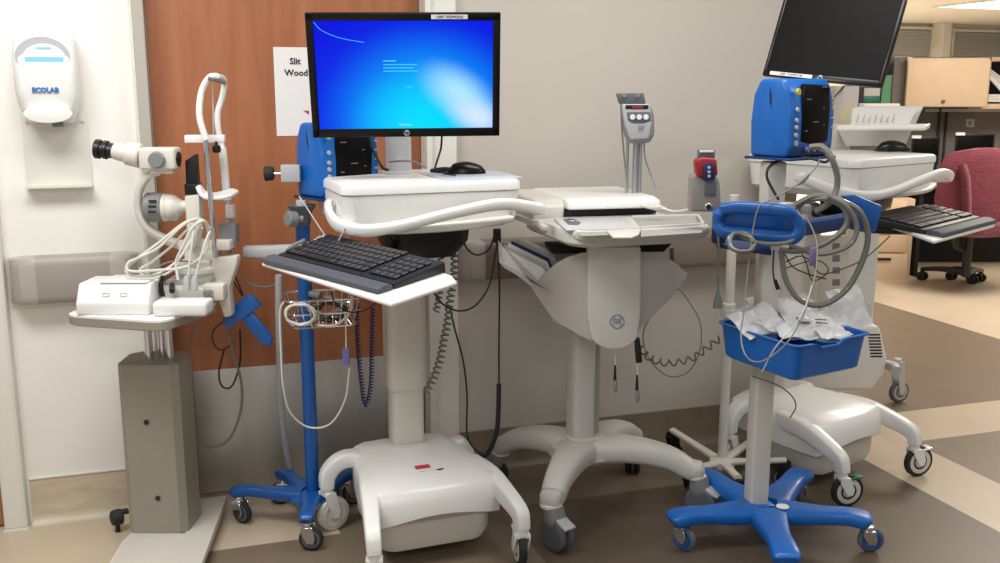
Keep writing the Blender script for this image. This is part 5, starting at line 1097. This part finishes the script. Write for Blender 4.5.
# ================================================================== FAR ROOM
D8 = 8.0
oc_ = thing('overhead_cabinet', 'pale wooden overhead cabinet with one lock, above the dark partition', 'cabinet', Ph(945, 107, D8))
mb = MB(); pbox(mb, 893, 57, 985, 107, D8+.03, .38, R(-26), .004); mb.build('cabinet_body', 'cubicle', oc_)
mb = MB(); pbox(mb, 906, 58, 984, 107, D8, .03, R(-26), .012); mb.build('cabinet_door', 'wood_light', oc_)
mb = MB(); pbox(mb, 905, 57, 909, 108, D8-.02, .05, R(-26), .006); pbox(mb, 981, 60, 987, 109, D8-.02, .06, R(-26), .006); mb.build('side_trim', 'beige_metal', oc_)
c_ = Ph(943, 101.5, D8-.003); mb = MB(); mb.cyl(c_, c_-HF*.012, .014, n=14); mb.build('door_lock', 'slate', oc_)
os_ = thing('open_shelf', 'dark open shelf unit holding leaning papers at the right edge', 'shelf', Ph(1010, 107, D8))
mb = MB(); pbox(mb, 987, 57, 1050, 61, D8+.1, .35, R(-22), .003); pbox(mb, 987, 104, 1050, 109, D8+.0, .35, R(-22), .003); mb.build('shelf_boards', 'beige_metal', os_)
mb = MB(); pbox(mb, 987, 60, 1050, 105, D8+.38, .03, R(-22), .003); mb.build('shelf_back', 'dark_void', os_)
for k in range(5):
    a_ = MB(); o = k*1.5; ppris(a_, [(988, 77-o), (991, 75-o), (1013+o, 96-o), (1009+o, 100-o)], D8+.16+.03*k, .02, .003); single(a_, 'document', 'paper_grey' if k % 2 else 'paper', ['front leaning document on the open shelf', 'second leaning document on the open shelf', 'middle leaning document on the open shelf', 'fourth leaning document on the open shelf', 'rearmost leaning document on the open shelf'][k], 'document')
for k in range(3):
    a_ = MB(); pbox(a_, 985, 99.5-k*2.6, 1006-k, 102-k*2.6, D8+.14, .2, R(-22), .003); single(a_, 'document', 'paper', ['bottom flat document in the stack on the open shelf', 'middle flat document in the stack on the open shelf', 'top flat document in the stack on the open shelf'][k], 'document')
ls_ = thing('open_shelf', 'dark open shelf unit with green folder beside the wooden cabinet', 'shelf', Ph(880, 109, D8))
mb = MB(); pbox(mb, 845, 56, 894, 59.5, D8-.02, .36, R(-22), .003); pbox(mb, 845, 109, 900, 112, D8-.02, .36, R(-22), .003); mb.build('shelf_boards', 'slate', ls_)
mb = MB(); pbox(mb, 845, 59, 905, 109, D8+.34, .03, R(-22), .003); mb.build('shelf_back', 'cubicle', ls_)
a_ = MB(); ppris(a_, [(880, 109), (896, 109), (896, 74), (884, 76)], D8+.1, .06, .004); single(a_, 'green_folder', 'folder_green', 'pale green folder standing beside the dark monitor corner', 'folder')
a_ = MB(); pbox(a_, 862, 88, 880, 96, D8+.1, .2, CR, .004); single(a_, 'binder', 'paper_grey', 'pale grey binder above the green binder', 'binder')
a_ = MB(); pbox(a_, 862, 96, 880, 103, D8+.1, .2, CR, .004); single(a_, 'binder', 'green', 'dark green binder lying under the pale one', 'binder')
a_ = MB(); pbox(a_, 857, 87, 863, 109, D8+.08, .2, CR, .003); single(a_, 'binder', 'rubber', 'upright black binder left of the stacked binders', 'binder')
a_ = MB(); pbox(a_, 864, 103.5, 900, 108, D8-.04, .25, CR, .004); single(a_, 'paper_stack', 'paper', 'white ream of paper at the foot of the open shelf', 'paper stack')
pn = thing('partition_panel', 'grey fabric partition panel with dark seams behind the maroon chair', 'partition', Ph(950, 210, D8+.4))
mb = MB(); pbox(mb, 840, 107, 1060, 225, D8+.4, .06, R(-22), .004); mb.build('panel_fabric', 'cubicle', pn)
for x_ in (931, 938): mb = MB(); pbox(mb, x_, 108, x_+2, 210, D8+.39, .02, R(-22), .001); mb.build('panel_seam', 'rubber', pn)
mb = MB(); pbox(mb, 928, 109, 1060, 112, D8+.36, .04, R(-22), .002); mb.build('light_strip', 'grey_light', pn)
t = thing('wall_socket', 'small grey power socket plate on the partition', 'socket', Ph(970, 127, D8+.38))
mb = MB(); pbox(mb, 966, 119, 974, 127, D8+.385, .015, R(-22), .002); mb.build('socket_plate', 'grey_light', t)
mb = MB(); pbox(mb, 968.5, 121, 971.5, 125, D8+.38, .006, R(-22), .001); mb.build('socket_holes', 'grey', t)
for x0_, x1_, y0_, lb in ((911, 938, 137, 'small dark desk monitor left of the maroon chair'), (955, 992, 134, 'wide dark desk monitor above the maroon chair')):
    t = thing('desk_monitor', lb, 'monitor', Ph((x0_+x1_)/2, 172, 7.7))
    mb = MB(); pbox(mb, x0_, y0_, x1_, y0_+29, 7.7, .03, R(-22), .006); mb.build('monitor_case', 'black', t)
    mb = MB(); pbox(mb, x0_+1.5, y0_+1.5, x1_-1.5, y0_+27, 7.695, .006, R(-22), .001); mb.build('screen', 'screen_off', t)
    mb = MB(); pbox(mb, (x0_+x1_)/2-2, y0_+28, (x0_+x1_)/2+2, 170, 7.73, .03); pbox(mb, (x0_+x1_)/2-7, 170, (x0_+x1_)/2+7, 172, 7.65, .15, CR, .003); mb.build('monitor_stand', 'black', t)
    mb = MB(); pbox(mb, x0_+1, y0_-1.5, x0_+10, y0_+1.5, 7.69, .01, R(-22), .001); mb.build('paper_note', 'paper', t)
ds = thing('desk', 'dark desk with open knee space behind the keyboard tray', 'desk', Ph(960, 265, 7.6))
zd = .74; dA = Ph(868, 172, 7.35); dB = Ph(1060, 172, 7.35)
mb = MB(); n_ = V((math.sin(R(22)), math.cos(R(22)), 0)); dA.z = dB.z = zd; mb.prism([dA, dB, dB+n_*.75, dA+n_*.75], (0, 0, -.04), .005); mb.build('desktop', 'beige_metal', ds)
mb = MB(); mb.prism([dA+n_*.7+V((0, 0, -.04)), dB+n_*.7+V((0, 0, -.04)), V(((dB+n_*.7).x, (dB+n_*.7).y, .0)), V(((dA+n_*.7).x, (dA+n_*.7).y, 0))], n_*.02); mb.build('modesty_panel', 'dark_void', ds)
mb = MB(); e_ = (dB-dA).normalized(); a_ = dA+e_*.42+n_*.05; mb.prism([V((a_.x, a_.y, 0)), V((a_.x, a_.y, zd-.04)), V(((a_+n_*.64).x, (a_+n_*.64).y, zd-.04)), V(((a_+n_*.64).x, (a_+n_*.64).y, 0))], e_*.03); mb.build('desk_leg', 'dark_void', ds)
fc = thing('file_cabinet', 'beige metal drawer pedestal under the desk left of the chair', 'cabinet', Pz(890, 286, 0))
def fbox(x0, y0, x1, y1, D, th, nm, m, par, bev=.003, label=None): mb = MB(); pbox(mb, x0, y0, x1, y1, D, th, R(-22), bev); return mb.build(nm, m, par, True, label)
fbox(866, 199, 908, 286, 7.3, .5, 'cabinet_body', 'beige_metal', fc)
for y0_, y1_ in ((201, 225), (227, 252), (254, 283)):
    d_ = fbox(868, y0_, 905, y1_, 7.28, .02, 'drawer', 'wood_light', fc); fbox(876, y0_+4, 891, y0_+6.5, 7.272, .012, 'drawer_pull', 'rubber', d_, .001)
fb = thing('file_cabinet', 'low grey cabinet with dark front standing left of the beige pedestal', 'cabinet', Pz(860, 292, 0))
fbox(842, 246, 872, 291, 6.9, .45, 'cabinet_body', 'grey_light', fb); fbox(850, 254, 868, 288, 6.89, .02, 'drawer', 'rubber', fb)
# maroon office chair
ch = thing('office_chair', 'maroon fabric office chair with black five-star base', 'office chair', Pz(955, 280, 0)-V((0, .0, 0)))
DC = 6.75
def crow(y, x0, x1, D, b): return [Ph(x, y_, D_) for x, y_, D_ in ((x0, y, D), (x0+(x1-x0)*.25, y-b, D-.06), (x0+(x1-x0)*.5, y-b*1.3, D-.09), (x0+(x1-x0)*.75, y-b, D-.08), (x1, y, D-.03), (x1, y, D+.09), (x0+(x1-x0)*.5, y-b*1.3, D+.07), (x0, y, D+.08))]
mb = MB(); mb.loft([crow(232, 942, 1022, DC, 0), crow(225, 938, 1026, DC, 0), crow(200, 934, 1032, DC+.02, 0), crow(170, 939, 1030, DC+.03, 0), crow(158, 944, 1026, DC+.04, 1), crow(152, 953, 1018, DC+.05, 2), crow(150, 965, 1008, DC+.06, 2)]); mb.build('backrest', 'maroon', ch)
mb = MB(); mb.arm(pt((962, 165, DC-.06), (966, 180, DC-.09), (967, 205, DC-.1), (966, 228, DC-.09)), [.05]*4, [.05]*4); mb.build('side_bolster', 'maroon', ch)
mb = MB(); c_ = Pz(955, 282, 0); sc_ = V((c_.x, c_.y, 0)); sz = Ph(960, 236, DC).z
sc_ = V((Ph(962, 250, DC+.1).x, Ph(962, 250, DC+.1).y, 0))
mb.loft([[V((sc_.x+.08+p.x, sc_.y+p.y-.02, z)) for p in rect(0, 0, w_, w_*.95, 0, .12, 5)] for z, w_ in ((.42, .48), (.45, .54), (.50, .54), (.52, .48))]); mb.build('seat', 'maroon', ch)
mb = MB(); mb.cyl(sc_+V((.05, 0, .1)), sc_+V((.05, 0, .42)), .03); mb.build('gas_lift', 'black', ch)
bc2 = sc_+V((.05, 0, 0))
for k, (px_, py_) in enumerate(((918, 279), (972, 284), (987, 278), (985, 262), (930, 262))):
    e_ = Pz(px_, py_, .0); e_ = V((e_.x, e_.y, 0)); d = e_-bc2
    if d.length > .42: e_ = bc2+d.normalized()*.42
    mb = MB(); mb.arm([bc2+V((0, 0, .13)), bc2.lerp(e_, .5)+V((0, 0, .12)), e_+V((0, 0, .085))], [.07, .05, .04], [.05, .04, .03]); mb.build('leg', 'black', ch)
    for s_ in (-1, 1):
        w = MB(); w.lathe([(.02, -.010), (.032, -.008), (.032, .008), (.02, .010)], T(e_.x+s_*.016, e_.y, .032, R(15)) @ Matrix.Rotation(math.pi/2, 4, 'Y'), 18); w.build('caster_wheel', 'black', ch)
    w = MB(); w.box(.02, .03, .05, T(e_.x, e_.y, .035), .004); w.build('caster_stem', 'black', ch)
mb = MB(); mb.arm(pt((955, 236, DC+.1), (956, 246, DC+.1), (962, 250, DC+.1)), [.08]*3, [.03]*3); mb.build('back_bracket', 'black', ch)
# ================================================================== LIGHT
def area(name, loc, sx, sy, power, col=(1, .97, .92)):
    l = bpy.data.lights.new(name, 'AREA'); l.shape = 'RECTANGLE'; l.size = sx; l.size_y = sy; l.energy = power; l.color = col
    o = bpy.data.objects.new(name, l); COL.objects.link(o); o.location = loc; return o
area('ceiling_or_fill_lamp', (-.5, 2.2, 2.40), 1.2, .6, 38, (1, .985, .96))
area('ceiling_or_fill_lamp', (1.5, 2.3, 2.40), 1.2, .6, 22, (1, .97, .93))
area('ceiling_or_fill_lamp', (-.3, -.6, 2.40), 1.2, .6, 34, (1, .98, .95))
area('ceiling_or_fill_lamp', (3.6, 1.6, 2.40), 1.2, .6, 16, (1, .95, .88))
area('ceiling_or_fill_lamp', (5.2, 4.6, 2.40), 1.2, 1.2, 80, (1, .93, .84))
area('ceiling_or_fill_lamp', (5.0, 8.6, 2.40), 1.2, 1.2, 90, (1, .93, .84))
area('ceiling_or_fill_lamp', (9.0, 7.0, 2.40), 1.2, 1.2, 90, (1, .93, .84))
area('ceiling_or_fill_lamp', (8.0, 11.2, 2.1), 1.2, 1.2, 170, (1, .95, .88))  # fill light added below ceiling height to brighten the far wall and blinds
w = bpy.data.worlds.new('world'); w.use_nodes = True; C.world = w
w.node_tree.nodes['Background'].inputs[0].default_value = (1, .97, .93, 1); w.node_tree.nodes['Background'].inputs[1].default_value = .37
C.view_settings.view_transform = 'Standard'; C.view_settings.look = 'None'; C.view_settings.gamma = 1; C.view_settings.exposure = 0
C.view_settings.use_curve_mapping = False
